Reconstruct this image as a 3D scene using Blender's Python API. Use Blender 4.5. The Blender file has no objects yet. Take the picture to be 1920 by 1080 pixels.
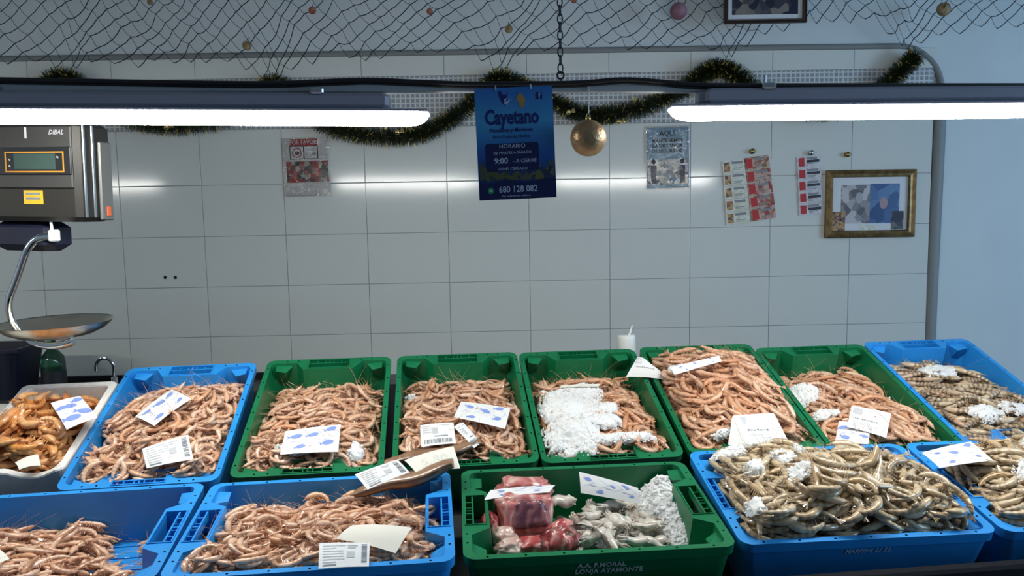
import bpy, math, random
import numpy as np
from mathutils import Matrix, Vector, noise as MN
from mathutils.geometry import tessellate_polygon

SC = bpy.context.scene
COL = SC.collection
PI = math.pi

# ------------------------------------------------------------------ camera, light, exposure
EYE = Vector((0.0, 0.0, 1.60))
PITCH, YAW, ROLL, FPX = 0.1001, 0.0145, -0.0179, 1420.0
_cp, _sp, _cy, _sy, _cr, _sr = math.cos(PITCH), math.sin(PITCH), math.cos(YAW), math.sin(YAW), math.cos(ROLL), math.sin(ROLL)
FWD = Vector((_sy * _cp, _cy * _cp, -_sp))
_R0 = Vector((_cy, -_sy, 0)); _U0 = _R0.cross(FWD)
RGT = _cr * _R0 + _sr * _U0
UPV = -_sr * _R0 + _cr * _U0
cam_d = bpy.data.cameras.new('camera'); cam = bpy.data.objects.new('camera', cam_d); COL.objects.link(cam)
cam_d.sensor_width = 36; cam_d.lens = FPX / 1920 * 36; cam_d.clip_start = 0.05
_m = Matrix((RGT, UPV, -FWD)).transposed().to_4x4(); _m.translation = EYE
cam.matrix_world = _m
SC.camera = cam

SC.view_settings.view_transform = 'Standard'
SC.view_settings.look = 'None'
SC.view_settings.gamma = 1
SC.view_settings.use_curve_mapping = False
SC.view_settings.exposure = 0.0
LAMP_STRENGTH = 57.0
LAMP_COLOR = (1.0, 0.99, 0.93, 1)

world = bpy.data.worlds.new('daylight'); SC.world = world; world.use_nodes = True
bg = world.node_tree.nodes['Background']
bg.inputs[0].default_value = (0.42, 0.66, 1.0, 1); bg.inputs[1].default_value = 0.15
# daylight coming in through the shop's open front, towards the right
ad = bpy.data.lights.new('shop_front_daylight', 'AREA'); ad.shape = 'RECTANGLE'; ad.size = 2.4; ad.size_y = 2.0
ad.energy = 135; ad.color = (0.45, 0.72, 1.0)
ao = bpy.data.objects.new('shop_front_daylight', ad); COL.objects.link(ao)
ao.location = (6.1, 0.3, 1.75)
ao.rotation_euler = (Vector((2.4, 3.7, 1.9)) - ao.location).to_track_quat('-Z', 'Y').to_euler()

# ------------------------------------------------------------------ helpers
def ray(px, py):
    return FWD + RGT * ((px - 960) / FPX) - UPV * ((py - 540) / FPX)

def at_y(px, py, y):
    d = ray(px, py)
    return EYE + d * ((y - EYE.y) / d.y)

def on_plane(px, py, p0, n):
    d = ray(px, py)
    return EYE + d * ((p0 - EYE).dot(n) / d.dot(n))

def lin(r, g, b):
    f = lambda c: (c / 255 / 12.92) if c / 255 <= 0.04045 else ((c / 255 + 0.055) / 1.055) ** 2.4
    return (f(r), f(g), f(b), 1)

class MB:
    """collects geometry, then links it as ONE mesh object"""
    def __init__(s): s.v = []; s.f = []; s.m = []; s.sm = []
    def add(s, vs, fs, mat=0, smooth=False):
        o = len(s.v); s.v += [tuple(p) for p in vs]
        s.f += [tuple(i + o for i in f) for f in fs]
        s.m += [mat] * len(fs); s.sm += [smooth] * len(fs)
    def box(s, lo, hi, mat=0, M=None, bev=0.0):
        x0, y0, z0 = lo; x1, y1, z1 = hi
        if bev:
            b = min(bev, (x1 - x0) / 2.1, (y1 - y0) / 2.1, (z1 - z0) / 2.1)
            vs = []; 
            for z, i in ((z0, b), (z0 + b, 0), (z1 - b, 0), (z1, b)):
                for (x, y) in ((x0 + i + b, y0 + i), (x1 - i - b, y0 + i), (x1 - i, y0 + i + b), (x1 - i, y1 - i - b), (x1 - i - b, y1 - i), (x0 + i + b, y1 - i), (x0 + i, y1 - i - b), (x0 + i, y0 + i + b)):
                    vs.append(Vector((x, y, z)))
            fs = [tuple(range(7, -1, -1)), tuple(range(24, 32))]
            for k in range(3):
                for i in range(8):
                    j = (i + 1) % 8
                    fs.append((k * 8 + i, k * 8 + j, k * 8 + 8 + j, k * 8 + 8 + i))
        else:
            vs = [Vector(p) for p in ((x0, y0, z0), (x1, y0, z0), (x1, y1, z0), (x0, y1, z0), (x0, y0, z1), (x1, y0, z1), (x1, y1, z1), (x0, y1, z1))]
            fs = [(3, 2, 1, 0), (4, 5, 6, 7), (0, 1, 5, 4), (1, 2, 6, 5), (2, 3, 7, 6), (3, 0, 4, 7)]
        if M is not None: vs = [M @ p for p in vs]
        s.add(vs, fs, mat)
    def tube(s, pts, rad, seg=8, mat=0, caps=True, closed=False, flat=None, up=None):
        pts = [Vector(p) for p in pts]; n = len(pts)
        rads = rad if isinstance(rad, (list, tuple)) else [rad] * n
        vs = []; prev = None
        for i, p in enumerate(pts):
            if closed: t = pts[(i + 1) % n] - pts[i - 1]
            else: t = pts[min(i + 1, n - 1)] - pts[max(i - 1, 0)]
            t.normalize()
            if prev is None:
                a = Vector(up) if up else (Vector((0, 0, 1)) if abs(t.z) < 0.9 else Vector((1, 0, 0)))
            else: a = prev
            u = (a - t * a.dot(t)).normalized(); w = t.cross(u); prev = u
            fa, fb = flat if flat else (1, 1)
            for k in range(seg):
                c = 2 * PI * k / seg
                vs.append(p + (u * math.cos(c) * fa + w * math.sin(c) * fb) * rads[i])
        fs = []
        for i in range(n if closed else n - 1):
            for k in range(seg):
                j = (k + 1) % seg; i2 = (i + 1) % n
                fs.append((i * seg + k, i * seg + j, i2 * seg + j, i2 * seg + k))
        s.add(vs, fs, mat, True)
        if caps and not closed:
            s.add(vs[:seg], [tuple(range(seg - 1, -1, -1))], mat); s.add(vs[-seg:], [tuple(range(seg))], mat)
    def lathe(s, prof, seg=32, mat=0, M=None):
        vs = []; fs = []
        for (r, z) in prof:
            for k in range(seg):
                a = 2 * PI * k / seg
                p = Vector((r * math.cos(a), r * math.sin(a), z)); vs.append(M @ p if M is not None else p)
        for i in range(len(prof) - 1):
            for k in range(seg):
                j = (k + 1) % seg
                fs.append((i * seg + k, i * seg + j, (i + 1) * seg + j, (i + 1) * seg + k))
        s.add(vs, fs, mat, True)
    def poly(s, pts, mat=0): s.add(pts, [tuple(range(len(pts)))], mat)
    def build(s, name, mats, parent=None, M=None):
        me = bpy.data.meshes.new(name); me.from_pydata(s.v, [], s.f)
        if not isinstance(mats, (list, tuple)): mats = [mats]
        for m in mats: me.materials.append(m)
        me.polygons.foreach_set('material_index', s.m); me.polygons.foreach_set('use_smooth', s.sm)
        me.update()
        return link(name, me, parent, M)

def link(name, me, parent=None, M=None):
    o = bpy.data.objects.new(name, me); COL.objects.link(o)
    if parent: o.parent = parent
    if M is not None: o.matrix_basis = M
    return o

def tag(o, label=None, cat=None, group=None, kind=None):
    if label: o['label'] = label
    if cat: o['category'] = cat
    if group: o['group'] = group
    if kind: o['kind'] = kind
    return o

def thing(name, label, cat, M=None, group=None):
    o = bpy.data.objects.new(name, None); COL.objects.link(o); o.empty_display_size = 0.05
    if M is not None: o.matrix_basis = M
    return tag(o, label, cat, group)

def frame(o, x, y, z):
    m = Matrix((x, y, z)).transposed().to_4x4(); m.translation = o
    return m

def rrect(w, h, r, n=5, cx=0, cy=0):
    out = []
    for (sx, sy, a0) in ((1, -1, -PI / 2), (1, 1, 0), (-1, 1, PI / 2), (-1, -1, PI)):
        for k in range(n + 1):
            a = a0 + PI / 2 * k / n
            out.append((cx + sx * (w / 2 - r) + r * math.cos(a), cy + sy * (h / 2 - r) + r * math.sin(a)))
    return out

def smooth_path(pts, n=8):
    P = [Vector(p) for p in pts]; out = []
    for i in range(len(P) - 1):
        p0 = P[max(i - 1, 0)]; p1 = P[i]; p2 = P[i + 1]; p3 = P[min(i + 2, len(P) - 1)]
        for k in range(n):
            t = k / n
            out.append(0.5 * ((2 * p1) + (p2 - p0) * t + (2 * p0 - 5 * p1 + 4 * p2 - p3) * t * t + (3 * p1 - p0 - 3 * p2 + p3) * t ** 3))
    out.append(P[-1]); return out

def text_mesh(body, size, mat, parent, loc, align='CENTER', name='lettering', ext=0.0002, sx=1.0, shear=0.0, bold=0.0):
    cu = bpy.data.curves.new('txt', 'FONT'); cu.body = body; cu.size = size; cu.align_x = align; cu.align_y = 'CENTER'
    cu.extrude = ext; cu.offset = bold; cu.shear = shear; cu.resolution_u = 2
    o = bpy.data.objects.new('txt', cu); COL.objects.link(o)
    dg = bpy.context.evaluated_depsgraph_get(); me = bpy.data.meshes.new_from_object(o.evaluated_get(dg))
    bpy.data.objects.remove(o); bpy.data.curves.remove(cu)
    me.name = name; me.materials.clear(); me.materials.append(mat)
    return link(name, me, parent, Matrix.Translation(loc) @ Matrix.Diagonal((sx, 1, 1, 1)))

# ------------------------------------------------------------------ materials
def mat(name, col, rough=0.5, metal=0.0, spec=0.5, noise=None, bump=None, trans=0.0, sss=0.0, alpha=1.0, emit=None, coat=0.0):
    m = bpy.data.materials.new(name); m.use_nodes = True; nt = m.node_tree; b = nt.nodes['Principled BSDF']
    b.inputs['Base Color'].default_value = col; b.inputs['Roughness'].default_value = rough; b.inputs['Metallic'].default_value = metal
    b.inputs['Specular IOR Level'].default_value = spec; b.inputs['Transmission Weight'].default_value = trans
    b.inputs['Alpha'].default_value = alpha; b.inputs['Coat Weight'].default_value = coat; b.inputs['Coat Roughness'].default_value = 0.08
    if sss:
        b.inputs['Subsurface Weight'].default_value = sss; b.inputs['Subsurface Radius'].default_value = (0.01, 0.005, 0.003); b.inputs['Subsurface Scale'].default_value = 0.6
    if emit: b.inputs['Emission Color'].default_value = emit[0]; b.inputs['Emission Strength'].default_value = emit[1]
    if noise or bump:
        tc = nt.nodes.new('ShaderNodeTexCoord')
    if noise:                                       # (scale, second colour, detail)
        n = nt.nodes.new('ShaderNodeTexNoise'); n.inputs['Scale'].default_value = noise[0]; n.inputs['Detail'].default_value = noise[2] if len(noise) > 2 else 4
        r = nt.nodes.new('ShaderNodeValToRGB'); r.color_ramp.elements[0].position = 0.38; r.color_ramp.elements[1].position = 0.64
        r.color_ramp.elements[0].color = col; r.color_ramp.elements[1].color = noise[1]
        nt.links.new(tc.outputs['Object'], n.inputs['Vector']); nt.links.new(n.outputs['Fac'], r.inputs['Fac']); nt.links.new(r.outputs['Color'], b.inputs['Base Color'])
    if bump:                                        # (scale, strength, distance)
        n = nt.nodes.new('ShaderNodeTexNoise'); n.inputs['Scale'].default_value = bump[0]; n.inputs['Detail'].default_value = 3
        bp = nt.nodes.new('ShaderNodeBump'); bp.inputs['Strength'].default_value = bump[1]; bp.inputs['Distance'].default_value = bump[2]
        nt.links.new(tc.outputs['Object'], n.inputs['Vector']); nt.links.new(n.outputs['Fac'], bp.inputs['Height']); nt.links.new(bp.outputs['Normal'], b.inputs['Normal'])
    return m

M = {}
M['tile'] = mat('glazed_tile', (0.66, 0.69, 0.67, 1), 0.12, spec=0.6, bump=(2.2, 0.16, 0.004))
M['grout'] = mat('grout', (0.30, 0.31, 0.31, 1), 0.8)
M['paint'] = mat('wall_paint', (0.60, 0.66, 0.69, 1), 0.6, noise=(3, (0.63, 0.69, 0.72, 1)), bump=(60, 0.08, 0.002))
M['trimgrey'] = mat('trim_grey', (0.22, 0.235, 0.235, 1), 0.55)
M['ceil'] = mat('ceiling_paint', (0.55, 0.58, 0.6, 1), 0.8)
M['floor'] = mat('floor_tile', (0.25, 0.24, 0.22, 1), 0.4, noise=(4, (0.3, 0.28, 0.26, 1)))
M['black'] = mat('black_laminate', (0.012, 0.013, 0.016, 1), 0.35, bump=(300, 0.1, 0.0005))
M['steel'] = mat('brushed_steel', (0.55, 0.56, 0.57, 1), 0.28, 1.0)
M['chrome'] = mat('chrome', (0.75, 0.77, 0.8, 1), 0.07, 1.0)
M['pan'] = mat('pan_steel', (0.72, 0.68, 0.58, 1), 0.27, 1.0, bump=(18, 0.05, 0.002))
M['dark_steel'] = mat('dark_steel', (0.06, 0.065, 0.07, 1), 0.4, 0.6)
M['blue'] = mat('blue_crate_plastic', (0.018, 0.27, 0.74, 1), 0.36, noise=(9, (0.026, 0.31, 0.80, 1)), bump=(220, 0.06, 0.0006))
M['green'] = mat('green_crate_plastic', (0.004, 0.150, 0.055, 1), 0.36, noise=(9, (0.006, 0.180, 0.070, 1)), bump=(220, 0.06, 0.0006))
M['hole'] = mat('dark_hollow', (0.006, 0.007, 0.01, 1), 0.7)
M['styro'] = mat('white_polystyrene', (0.80, 0.78, 0.75, 1), 0.75, noise=(60, (0.86, 0.84, 0.82, 1)), bump=(160, 0.25, 0.001))
M['paper'] = mat('white_paper', (0.82, 0.83, 0.84, 1), 0.55)
M['card'] = mat('cream_card', (0.78, 0.77, 0.70, 1), 0.6)
M['ink'] = mat('grey_ink', (0.22, 0.24, 0.27, 1), 0.6)
M['inklight'] = mat('pale_ink', (0.55, 0.57, 0.60, 1), 0.6)
M['inkblue'] = mat('blue_ink', (0.24, 0.34, 0.75, 1), 0.5)
M['inkpale'] = mat('pale_blue_ink', (0.60, 0.66, 0.82, 1), 0.5)
M['rail'] = mat('rail_enamel', (0.42, 0.45, 0.47, 1), 0.4)
M['housing'] = mat('lamp_housing', (0.34, 0.34, 0.42, 1), 0.45)
M['diffuser'] = mat('lit_diffuser', (0.9, 0.9, 0.9, 1), 0.4, emit=(LAMP_COLOR, LAMP_STRENGTH))
M['cable'] = mat('black_cable', (0.01, 0.01, 0.013, 1), 0.5)
M['net'] = mat('net_twine', (0.012, 0.018, 0.030, 1), 0.9)
M['tinsel'] = mat('green_tinsel', (0.026, 0.040, 0.010, 1), 0.40, noise=(40, (0.014, 0.022, 0.006, 1)))
M['goldstrand'] = mat('gold_tinsel', (0.90, 0.66, 0.18, 1), 0.30, 0.25)
M['bauble'] = mat('gold_bauble', (0.46, 0.31, 0.17, 1), 0.40, 0.75, bump=(110, 0.7, 0.003))
M['goldcap'] = mat('gold_cap', (0.8, 0.6, 0.25, 1), 0.2, 1.0)
M['string'] = mat('white_string', (0.62, 0.65, 0.68, 1), 0.8)
M['gilt'] = mat('gilt_frame', (0.24, 0.155, 0.06, 1), 0.38, 0.55, noise=(35, (0.13, 0.08, 0.03, 1)), bump=(60, 0.4, 0.002))
M['darkwood'] = mat('dark_frame', (0.035, 0.022, 0.014, 1), 0.4)
M['brass'] = mat('brass', (0.40, 0.30, 0.10, 1), 0.35, 1.0)
M['navy'] = mat('navy_plastic', (0.008, 0.010, 0.030, 1), 0.5)
M['scale'] = mat('scale_graphite', (0.034, 0.032, 0.028, 1), 0.42, 0.3)
M['scale_face'] = mat('scale_grey', (0.055, 0.055, 0.053, 1), 0.45, 0.2)
M['scale_side'] = mat('scale_side_grey', (0.20, 0.20, 0.19, 1), 0.4, 0.5)
M['lcd'] = mat('lcd_glass', (0.05, 0.085, 0.075, 1), 0.15)
M['amber'] = mat('amber_line', (0.55, 0.26, 0.03, 1), 0.4)
M['yellow'] = mat('yellow_sticker', (0.85, 0.47, 0.03, 1), 0.5)
M['redbtn'] = mat('orange_red', (0.6, 0.12, 0.04, 1), 0.4)
M['white'] = mat('white_print', (0.64, 0.66, 0.70, 1), 0.5)
M['whiteplastic'] = mat('white_plastic', (0.80, 0.82, 0.80, 1), 0.35)
M['red'] = mat('red_print', (0.45, 0.02, 0.025, 1), 0.45)
M['blackprint'] = mat('black_print', (0.02, 0.022, 0.03, 1), 0.5)
M['signblue'] = mat('sign_blue', (0.20, 0.42, 0.62, 1), 0.35)
M['poster_dark'] = mat('poster_navy', (0.004, 0.010, 0.085, 1), 0.4)
M['poster_text'] = mat('poster_pale', (0.55, 0.62, 0.80, 1), 0.4)
M['poster_navytext'] = mat('poster_navy_text', (0.006, 0.018, 0.16, 1), 0.4)
M['greenprint'] = mat('green_print', (0.02, 0.30, 0.12, 1), 0.4)
M['goldprint'] = mat('gold_print', (0.45, 0.25, 0.06, 1), 0.4)
M['orangeprint'] = mat('orange_print', (0.50, 0.12, 0.03, 1), 0.4)
M['reefgreen'] = mat('reef_green', (0.10, 0.16, 0.02, 1), 0.4)
def film(name, fac, rough, sc, dist):
    """clear plastic film: mostly see-through, with a glossy sheen broken up by crinkles"""
    m = bpy.data.materials.new(name); m.use_nodes = True; nt = m.node_tree; nt.nodes.remove(nt.nodes['Principled BSDF'])
    out = nt.nodes['Material Output']; tr = nt.nodes.new('ShaderNodeBsdfTransparent'); gl = nt.nodes.new('ShaderNodeBsdfGlossy'); gl.inputs['Roughness'].default_value = rough
    mx = nt.nodes.new('ShaderNodeMixShader'); lw = nt.nodes.new('ShaderNodeLayerWeight'); lw.inputs['Blend'].default_value = fac
    tc = nt.nodes.new('ShaderNodeTexCoord'); n = nt.nodes.new('ShaderNodeTexNoise'); n.inputs['Scale'].default_value = sc; n.inputs['Detail'].default_value = 2
    bp = nt.nodes.new('ShaderNodeBump'); bp.inputs['Strength'].default_value = 1.0; bp.inputs['Distance'].default_value = dist
    nt.links.new(tc.outputs['Object'], n.inputs['Vector']); nt.links.new(n.outputs['Fac'], bp.inputs['Height']); nt.links.new(bp.outputs['Normal'], gl.inputs['Normal'])
    nt.links.new(lw.outputs['Fresnel'], mx.inputs['Fac']); nt.links.new(tr.outputs[0], mx.inputs[1]); nt.links.new(gl.outputs[0], mx.inputs[2]); nt.links.new(mx.outputs[0], out.inputs['Surface'])
    return m
M['clear'] = film('clear_sleeve', 0.50, 0.06, 34, 0.012)
M['cling'] = film('cling_film', 0.26, 0.08, 55, 0.012)
M['glassgreen'] = mat('green_bottle_glass', (0.10, 0.32, 0.20, 1), 0.08, trans=0.85)
M['darkliquid'] = mat('dark_liquid', (0.006, 0.014, 0.008, 1), 0.15)
M['shell'] = mat('seashell', (0.34, 0.25, 0.12, 1), 0.5, noise=(50, (0.18, 0.12, 0.06, 1)))
M['shellred'] = mat('red_shell', (0.28, 0.05, 0.03, 1), 0.5, noise=(50, (0.35, 0.14, 0.10, 1)))
M['mauve'] = mat('mauve_ball', (0.22, 0.10, 0.16, 1), 0.5, noise=(20, (0.30, 0.16, 0.20, 1)))
def ice_mat():
    """crushed ice: white, letting part of the light through"""
    m = bpy.data.materials.new('crushed_ice'); m.use_nodes = True; nt = m.node_tree; p = nt.nodes['Principled BSDF']; out = nt.nodes['Material Output']
    p.inputs['Base Color'].default_value = (0.94, 0.96, 0.97, 1); p.inputs['Roughness'].default_value = 0.5; p.inputs['Specular IOR Level'].default_value = 0.3
    t = nt.nodes.new('ShaderNodeBsdfTranslucent'); t.inputs['Color'].default_value = (0.94, 0.96, 0.97, 1)
    mx = nt.nodes.new('ShaderNodeMixShader'); mx.inputs['Fac'].default_value = 0.14
    nt.links.new(p.outputs[0], mx.inputs[1]); nt.links.new(t.outputs[0], mx.inputs[2]); nt.links.new(mx.outputs[0], out.inputs['Surface'])
    return m
M['ice'] = ice_mat()
M['fish_brown'] = mat('cured_fish', (0.30, 0.17, 0.10, 1), 0.28, noise=(30, (0.40, 0.25, 0.16, 1)), bump=(45, 0.5, 0.003), coat=0.6)
def meat_mat(name, a, b_, c):
    """raw fish: muscle sheets streaked with paler fat"""
    m = mat(name, a, 0.22, coat=.5, bump=(70, .5, .002), sss=.12); nt = m.node_tree; b = nt.nodes['Principled BSDF']
    tc = nt.nodes.new('ShaderNodeTexCoord'); w = nt.nodes.new('ShaderNodeTexWave'); w.inputs['Scale'].default_value = 7; w.inputs['Distortion'].default_value = 14; w.inputs['Detail'].default_value = 3; w.inputs['Detail Scale'].default_value = 1.6
    n = nt.nodes.new('ShaderNodeTexNoise'); n.inputs['Scale'].default_value = 22
    r = nt.nodes.new('ShaderNodeValToRGB'); e = r.color_ramp.elements; e[0].position = .25; e[0].color = a; e[1].position = .9; e[1].color = c; x = e.new(.62); x.color = b_
    ad_ = nt.nodes.new('ShaderNodeMath'); ad_.operation = 'MULTIPLY_ADD'; ad_.inputs[1].default_value = .34
    nt.links.new(tc.outputs['Object'], w.inputs['Vector']); nt.links.new(tc.outputs['Object'], n.inputs['Vector'])
    ml = nt.nodes.new('ShaderNodeMath'); ml.operation = 'MULTIPLY'; ml.inputs[1].default_value = .95; nt.links.new(n.outputs['Fac'], ml.inputs[0])
    nt.links.new(w.outputs['Fac'], ad_.inputs[0]); nt.links.new(ml.outputs[0], ad_.inputs[2]); nt.links.new(ad_.outputs[0], r.inputs['Fac']); nt.links.new(r.outputs['Color'], b.inputs['Base Color'])
    return m
M['fish_pink'] = meat_mat('raw_fish_flesh', (0.42, 0.10, 0.10, 1), (0.56, 0.20, 0.19, 1), (0.74, 0.50, 0.44, 1))
M['fish_red'] = meat_mat('red_fish_flesh', (0.34, 0.04, 0.045, 1), (0.50, 0.10, 0.10, 1), (0.72, 0.38, 0.34, 1))
M['fish_dark'] = meat_mat('dark_bloodline', (0.085, 0.035, 0.055, 1), (0.16, 0.06, 0.085, 1), (0.34, 0.15, 0.16, 1))
M['fish_pale'] = meat_mat('pale_fish', (0.56, 0.30, 0.26, 1), (0.68, 0.48, 0.42, 1), (0.78, 0.66, 0.58, 1))
M['squid'] = mat('baby_squid', (0.74, 0.71, 0.64, 1), 0.16, noise=(34, (0.46, 0.40, 0.34, 1)), sss=0.15, coat=0.6)

def mosaic_mat():
    m = mat('mosaic', (0.3, 0.33, 0.35, 1), 0.3); nt = m.node_tree; b = nt.nodes['Principled BSDF']
    tc = nt.nodes.new('ShaderNodeTexCoord'); br = nt.nodes.new('ShaderNodeTexBrick')
    br.offset = 0; br.squash = 1; br.inputs['Scale'].default_value = 1.0
    br.inputs['Brick Width'].default_value = 0.0235; br.inputs['Row Height'].default_value = 0.0232; br.inputs['Mortar Size'].default_value = 0.0034; br.inputs['Mortar Smooth'].default_value = 0.1
    br.inputs['Color1'].default_value = (0.24, 0.27, 0.30, 1); br.inputs['Color2'].default_value = (0.33, 0.36, 0.39, 1); br.inputs['Mortar'].default_value = (0.62, 0.64, 0.66, 1)
    sp = nt.nodes.new('ShaderNodeSeparateXYZ'); cb = nt.nodes.new('ShaderNodeCombineXYZ')
    nt.links.new(tc.outputs['Object'], sp.inputs[0]); nt.links.new(sp.outputs['X'], cb.inputs['X']); nt.links.new(sp.outputs['Z'], cb.inputs['Y'])
    nt.links.new(cb.outputs[0], br.inputs['Vector']); nt.links.new(br.outputs['Color'], b.inputs['Base Color'])
    return m
M['mosaic'] = mosaic_mat()

def poster_mat():
    m = mat('poster_sea', (0.05, 0.2, 0.5, 1), 0.35); nt = m.node_tree; b = nt.nodes['Principled BSDF']
    tc = nt.nodes.new('ShaderNodeTexCoord'); sp = nt.nodes.new('ShaderNodeSeparateXYZ'); r = nt.nodes.new('ShaderNodeValToRGB')
    mr = nt.nodes.new('ShaderNodeMapRange'); mr.inputs['From Min'].default_value = -0.135; mr.inputs['From Max'].default_value = 0.135
    n = nt.nodes.new('ShaderNodeTexNoise'); n.inputs['Scale'].default_value = 14; ad_ = nt.nodes.new('ShaderNodeMath'); ad_.operation = 'MULTIPLY_ADD'; ad_.inputs[1].default_value = 0.12
    nt.links.new(tc.outputs['Object'], sp.inputs[0]); nt.links.new(sp.outputs['Y'], mr.inputs['Value'])
    nt.links.new(tc.outputs['Object'], n.inputs['Vector']); nt.links.new(n.outputs['Fac'], ad_.inputs[0]); nt.links.new(mr.outputs[0], ad_.inputs[2])
    nt.links.new(ad_.outputs[0], r.inputs['Fac'])
    e = r.color_ramp.elements; e[0].position = 0.10; e[0].color = (0.004, 0.012, 0.09, 1); e[1].position = 0.98; e[1].color = (0.03, 0.17, 0.52, 1)
    for p, c in ((0.28, (0.006, 0.03, 0.16, 1)), (0.50, (0.016, 0.11, 0.42, 1)), (0.76, (0.06, 0.33, 0.64, 1))):
        x = e.new(p); x.color = c
    nt.links.new(r.outputs['Color'], b.inputs['Base Color'])
    return m
M['poster'] = poster_mat()

def patch_mat(name, cols, scale, rough=0.35):
    """printed picture: irregular patches of a few colours"""
    m = mat(name, cols[0], rough); nt = m.node_tree; b = nt.nodes['Principled BSDF']
    tc = nt.nodes.new('ShaderNodeTexCoord'); n = nt.nodes.new('ShaderNodeTexNoise'); n.inputs['Scale'].default_value = scale * .8; n.inputs['Detail'].default_value = 2
    vm = nt.nodes.new('ShaderNodeVectorMath'); vm.operation = 'MULTIPLY_ADD'; vm.inputs[1].default_value = (.9 / scale, .9 / scale, .9 / scale)
    v = nt.nodes.new('ShaderNodeTexVoronoi'); v.inputs['Scale'].default_value = scale; sp = nt.nodes.new('ShaderNodeSeparateColor')
    r = nt.nodes.new('ShaderNodeValToRGB'); r.color_ramp.elements.remove(r.color_ramp.elements[1])
    r.color_ramp.elements[0].position = 0.0; r.color_ramp.elements[0].color = cols[0]
    for i, c in enumerate(cols[1:]):
        x = r.color_ramp.elements.new((i + 1) / len(cols)); x.color = c
    nt.links.new(tc.outputs['Object'], n.inputs['Vector']); nt.links.new(n.outputs['Color'], vm.inputs[0]); nt.links.new(tc.outputs['Object'], vm.inputs[2])
    nt.links.new(vm.outputs[0], v.inputs['Vector']); nt.links.new(v.outputs['Color'], sp.inputs[0]); nt.links.new(sp.outputs[0], r.inputs['Fac']); nt.links.new(r.outputs['Color'], b.inputs['Base Color'])
    return m
M['photo_red'] = patch_mat('shellfish_print', [(0.05, 0.07, 0.07, 1), (0.35, 0.03, 0.03, 1), (0.40, 0.38, 0.36, 1), (0.05, 0.05, 0.05, 1), (0.42, 0.05, 0.03, 1)], 45)
M['photo_grey'] = patch_mat('grey_print', [(0.06, 0.06, 0.07, 1), (0.30, 0.28, 0.30, 1), (0.12, 0.12, 0.14, 1), (0.50, 0.48, 0.50, 1)], 30)
M['photo_blue'] = patch_mat('blue_print', [(0.02, 0.06, 0.18, 1), (0.06, 0.14, 0.32, 1), (0.10, 0.20, 0.40, 1)], 16)
M['photo_dark'] = patch_mat('dark_print', [(0.01, 0.012, 0.03, 1), (0.05, 0.05, 0.07, 1), (0.20, 0.18, 0.16, 1)], 26)
M['photo_white'] = patch_mat('people_print', [(0.75, 0.78, 0.80, 1), (0.45, 0.55, 0.65, 1), (0.05, 0.08, 0.16, 1), (0.8, 0.82, 0.8, 1)], 55)
M['ticket_a'] = patch_mat('ticket_red', [(0.36, 0.035, 0.05, 1), (0.55, 0.45, 0.36, 1), (0.30, 0.04, 0.06, 1), (0.25, 0.14, 0.05, 1), (0.5, 0.36, 0.30, 1)], 60)
M['ticket_b'] = patch_mat('ticket_cream', [(0.62, 0.64, 0.54, 1), (0.55, 0.56, 0.46, 1), (0.68, 0.70, 0.66, 1)], 70)
M['ticket_c'] = patch_mat('ticket_lilac', [(0.58, 0.58, 0.66, 1), (0.48, 0.48, 0.52, 1), (0.66, 0.66, 0.70, 1)], 70)
M['ticket_pic'] = patch_mat('ticket_picture', [(0.02, 0.03, 0.10, 1), (0.32, 0.14, 0.05, 1), (0.45, 0.30, 0.14, 1)], 80)
M['reef'] = patch_mat('reef_print', [(0.01, 0.03, 0.09, 1), (0.05, 0.07, 0.03, 1), (0.16, 0.15, 0.03, 1), (0.012, 0.03, 0.09, 1)], 60)

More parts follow.
